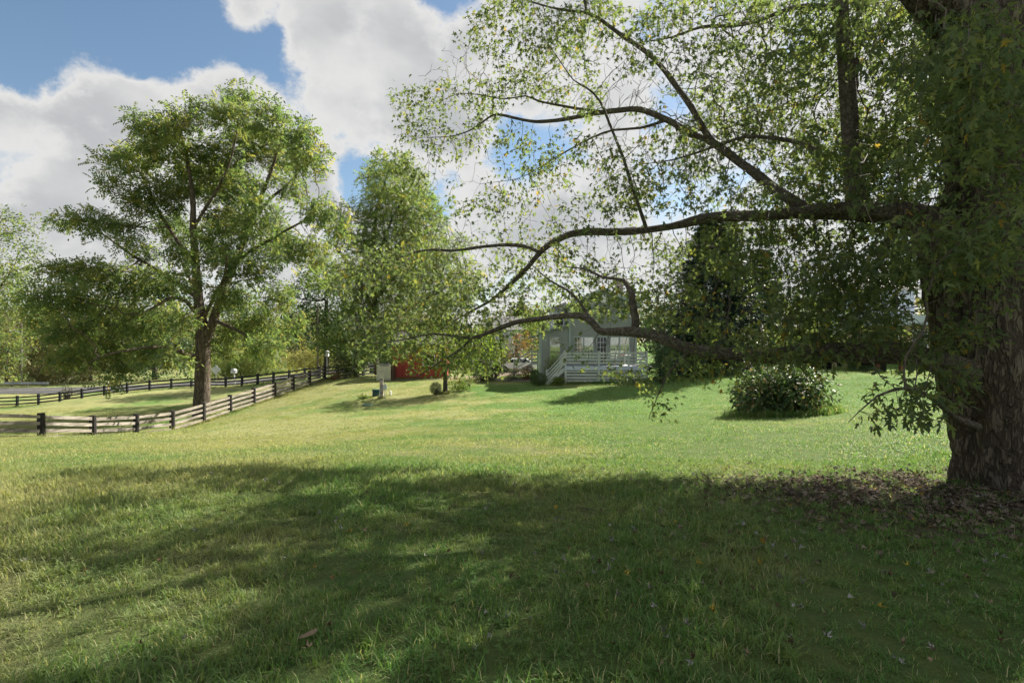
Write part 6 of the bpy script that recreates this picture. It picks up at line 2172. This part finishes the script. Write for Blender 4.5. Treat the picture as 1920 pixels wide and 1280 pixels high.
# ------------------------------------------------------------------ stones, fallen leaves, litter
M['stone'] = simple('pale field stone', (0.30, 0.28, 0.25), 0.9, 0.2, 6, .5, 30)
for k in range(9):
    q = np.random.default_rng(400 + k)
    bm = bmesh.new()
    bmesh.ops.create_icosphere(bm, subdivisions=2, radius=.5)
    for v_ in bm.verts:
        v_.co *= 1 + q.normal(0, .07)
        v_.co.z *= .55
    me = bpy.data.meshes.new('edging_stone')
    bm.to_mesh(me)
    bm.free()
    o = link('edging_stone', me, None, M['stone'])
    x, y = 0.15 + k * .21 + q.normal(0, .03), 42.0 - k * .13
    o.location = (x, y, gz(x, y) + .08)
    o.scale = (.36 + .1 * q.random(), .3, .36)
    o.rotation_euler = (0, 0, q.random() * 3)
    tag(o, 'pale rough stone edging the path below the side steps', 'stone', 'stones edging the garden path')


def dry_leaf(tpl, seed, curl):
    q = np.random.default_rng(seed)
    v = tpl[0].copy()
    v[:, 2] += curl * (v[:, 1] ** 2) * 2.2 + curl * .5 * (v[:, 0] - .5) ** 2 + q.normal(0, .015, len(v))
    return v, tpl[1]


def tint(name, c, tr=.25):
    m, t, out = new_mat(name)
    geo = t.node('ShaderNodeNewGeometry')
    oi = t.node('ShaderNodeObjectInfo')
    b_ = t.node('ShaderNodeBsdfPrincipled')
    col = t.mix(t.step(t.noise(geo.outputs['Position'], 60, 4), .35, .65), c, tuple(x_ * .65 for x_ in c))
    mu = t.node('ShaderNodeMix', data_type='RGBA', blend_type='MULTIPLY')
    mu.inputs['Factor'].default_value = 1
    t.l.new(col, mu.inputs[6])
    vv = t.math('MULTIPLY_ADD', oi.outputs['Random'], .5, .72)
    cb = t.node('ShaderNodeCombineColor')
    for i in range(3):
        t.l.new(vv, cb.inputs[i])
    t.l.new(cb.outputs[0], mu.inputs[7])
    t.l.new(mu.outputs[2], b_.inputs['Base Color'])
    b_.inputs['Roughness'].default_value = .85
    b_.inputs['Specular IOR Level'].default_value = .1
    t.l.new(b_.outputs[0], out.inputs[0])
    return m


M['lf_pale'] = tint('dry leaf pale', (0.31, 0.30, 0.28))
M['lf_brown'] = tint('dry leaf brown', (0.11, 0.070, 0.045))
M['lf_tan'] = tint('dry leaf tan', (0.26, 0.195, 0.13))
M['lf_yellow'] = tint('dry leaf yellow', (0.48, 0.34, 0.06))
M['lf_orange'] = tint('dry leaf orange', (0.42, 0.20, 0.09))
LV = {}
for mk in ('lf_pale', 'lf_brown', 'lf_tan', 'lf_yellow', 'lf_orange'):
    for s in range(3):
        v, f = dry_leaf(tpl_maple_mid(), s, 1.6 + .8 * s)
        me = np_mesh('fallen_leaf', v, f)
        me.materials.append(M[mk])
        LV[mk, s] = me
v, f = dry_leaf((np.array([(0, 0, 0), (.2, .16, 0), (.5, .21, 0), (.8, .14, 0), (1, 0, 0), (.8, -.14, 0), (.5, -.21, 0), (.2, -.16, 0), (.5, 0, -.01)]), [np.array([(8, i, (i + 1) % 8) for i in range(8)])]), 9, .7)
big_l = np_mesh('fallen_leaf', v, f)
big_l.materials.append(M['lf_tan'])


def drop(px, py, me, size, label, group=None, up=.035, tilt=.3, rz=None):
    # follow the photo ray to the ground
    d = np.array([(px - 960) / F, 1, (640 - py) / F])
    lo, hi = 1.0, 60.0
    for Y in np.arange(1.2, 60, .05):
        if CAMZ + d[2] * Y < gz(d[0] * Y, Y):
            break
    o = link('fallen_leaf', me)
    o.location = (d[0] * Y, Y, gz(d[0] * Y, Y) + up)
    o.rotation_euler = (random.gauss(0, tilt), random.gauss(0, tilt), rz if rz is not None else random.random() * 6.28)
    o.scale = (size, size, size)
    o.scale = (size * .62,) * 3
    return tag(o, label, 'leaf', group)


drop(560, 1222, big_l, .19, 'large tan oval dry leaf standing in the grass at the bottom left of centre', rz=1.1, up=.05, tilt=.15)
drop(585, 1244, LV['lf_tan', 0], .085, 'pale yellowish lobed dry leaf just below the large tan leaf', up=.05)
drop(163, 1085, LV['lf_orange', 0], .085, 'orange dry leaf on the grass in the lower left', up=.045)
drop(619, 1103, LV['lf_orange', 1], .05, 'small orange leaf above the large tan leaf', up=.045)
drop(50, 1064, LV['lf_pale', 0], .085, 'pale curled leaf at the left edge of the lawn', up=.045)
drop(767, 1000, LV['lf_yellow', 0], .075, 'bright yellow leaf standing in the shaded grass left of centre', up=.06)
drop(657, 1012, LV['lf_yellow', 1], .07, 'yellow leaf lying left of the bright yellow one', up=.05)
drop(299, 1063, LV['lf_brown', 0], .06, 'dark brown leaf in the left lawn beyond the orange leaf', up=.05)
drop(1423, 1078, LV['lf_yellow', 2], .07, 'yellow leaf lying in the deep shade right of centre', up=.05)
drop(1450, 1040, LV['lf_pale', 1], .085, 'largest pale dry leaf in the shaded grass below the maple', up=.05)
drop(1675, 1095, LV['lf_brown', 1], .08, 'brown and yellow leaf on the grass at the lower right', up=.05)
drop(1155, 1140, LV['lf_pale', 2], .05, 'small white leaf on the bottom lawn right of centre', up=.05)
r5 = np.random.default_rng(55)
spots = []
while len(spots) < 275:
    px, py = r5.uniform(200, 1915), 880 + 390 * r5.random() ** 1.5
    wgt = .15 + .85 * np.clip((px - 500) / 800, 0, 1)
    if py > 1100:
        wgt *= .45
    if r5.random() < wgt:
        spots.append((px, py))
keys = ['lf_pale'] * 6 + ['lf_brown'] * 3 + ['lf_tan'] * 2 + ['lf_yellow']
words = {'lf_pale': ('pale curled maple leaf fallen on the shaded lawn', 'pale fallen maple leaves'), 'lf_brown': ('dark brown withered leaf fallen on the lawn', 'brown fallen leaves'),
         'lf_tan': ('tan dry maple leaf fallen on the lawn', 'tan fallen leaves'), 'lf_yellow': ('small yellow leaf fallen on the lawn', 'yellow fallen leaves')}
for px, py in spots:
    k = keys[int(r5.integers(0, len(keys)))]
    where = 'near the bottom edge of the lawn' if py > 1090 else ('beside the bare earth of the maple' if px > 1350 and py < 1010 else ('on the left half of the shaded lawn' if px < 900 else 'on the right half of the shaded lawn'))
    drop(px, py, LV[k, int(r5.integers(0, 3))], r5.uniform(.035, .075), words[k][0].replace('on the lawn', where).replace('on the shaded lawn', where), words[k][1] + ' ' + where, up=.035 + .02 * r5.random(), tilt=.5)

# leaf litter and twigs on the worn ground round the maple, and its thinning fringe
n = 8500
x = 4.9 + r5.normal(0, 1.7, n)
y = 5.2 + r5.normal(0, 1.0, n)
kk = (y > 1.8) & (np.hypot(x - 5.42, y - 5.8) > .72) & (r5.random(n) < .15 + .85 * worn_np(x, y))
x, y = x[kk], y[kk]
n = len(x)
pos = np.stack([x, y, hz(x, y) + r5.uniform(.004, .03, n)], 1)
fr = frames(np.stack([np.cos(r5.random(n) * 6.28), np.sin(r5.random(n) * 6.28), r5.normal(0, .25, n)], 1), r5.normal(0, .4, (n, 3)) + [0, 0, 1])
tpls = [dry_leaf(tpl_maple_low(), s, .6) for s in range(3)]
v, f, a = stamp(tpls, pos, fr, r5.uniform(.028, .065, n), r5.random(n))
M['litter'] = leaf_mat('leaf litter', [(0, (0.065, 0.052, 0.041)), (.6, (0.145, 0.115, 0.088)), (.9, (0.21, 0.175, 0.138)), (.98, (0.20, 0.175, 0.14)), (1, (0.25, 0.17, 0.04))], .1, .15, 1.0, tint=(1, 1, 1), spec=0.03, rough=0.9)
o = link('leaf_litter', np_mesh('leaf_litter', v, [f], {'rnd': a}), None, M['litter'])
tag(o, 'brown dead leaves strewn over the bare ground round the maple foot', 'leaf litter', None, 'stuff')
ch = []
for k in range(90):
    a = r5.random() * 6.28
    cx, cy = 4.6 + r5.normal(0, 1.3), 5.0 + r5.normal(0, .8)
    L = r5.uniform(.1, .5)
    p0 = np.array([cx, cy, gz(cx, cy) + .02])
    ch.append((np.array([p0, p0 + [L * .5 * math.cos(a), L * .5 * math.sin(a), .015], p0 + [L * math.cos(a + .2), L * math.sin(a + .2), .0]]), np.array([.005, .004, .002])))
v, f = tubes(ch, 4)
tag(link('fallen_twigs', np_mesh('fallen_twigs', v, [f]), None, M['twig']), 'thin dead twigs lying in the leaf litter by the maple', 'twigs', None, 'stuff')
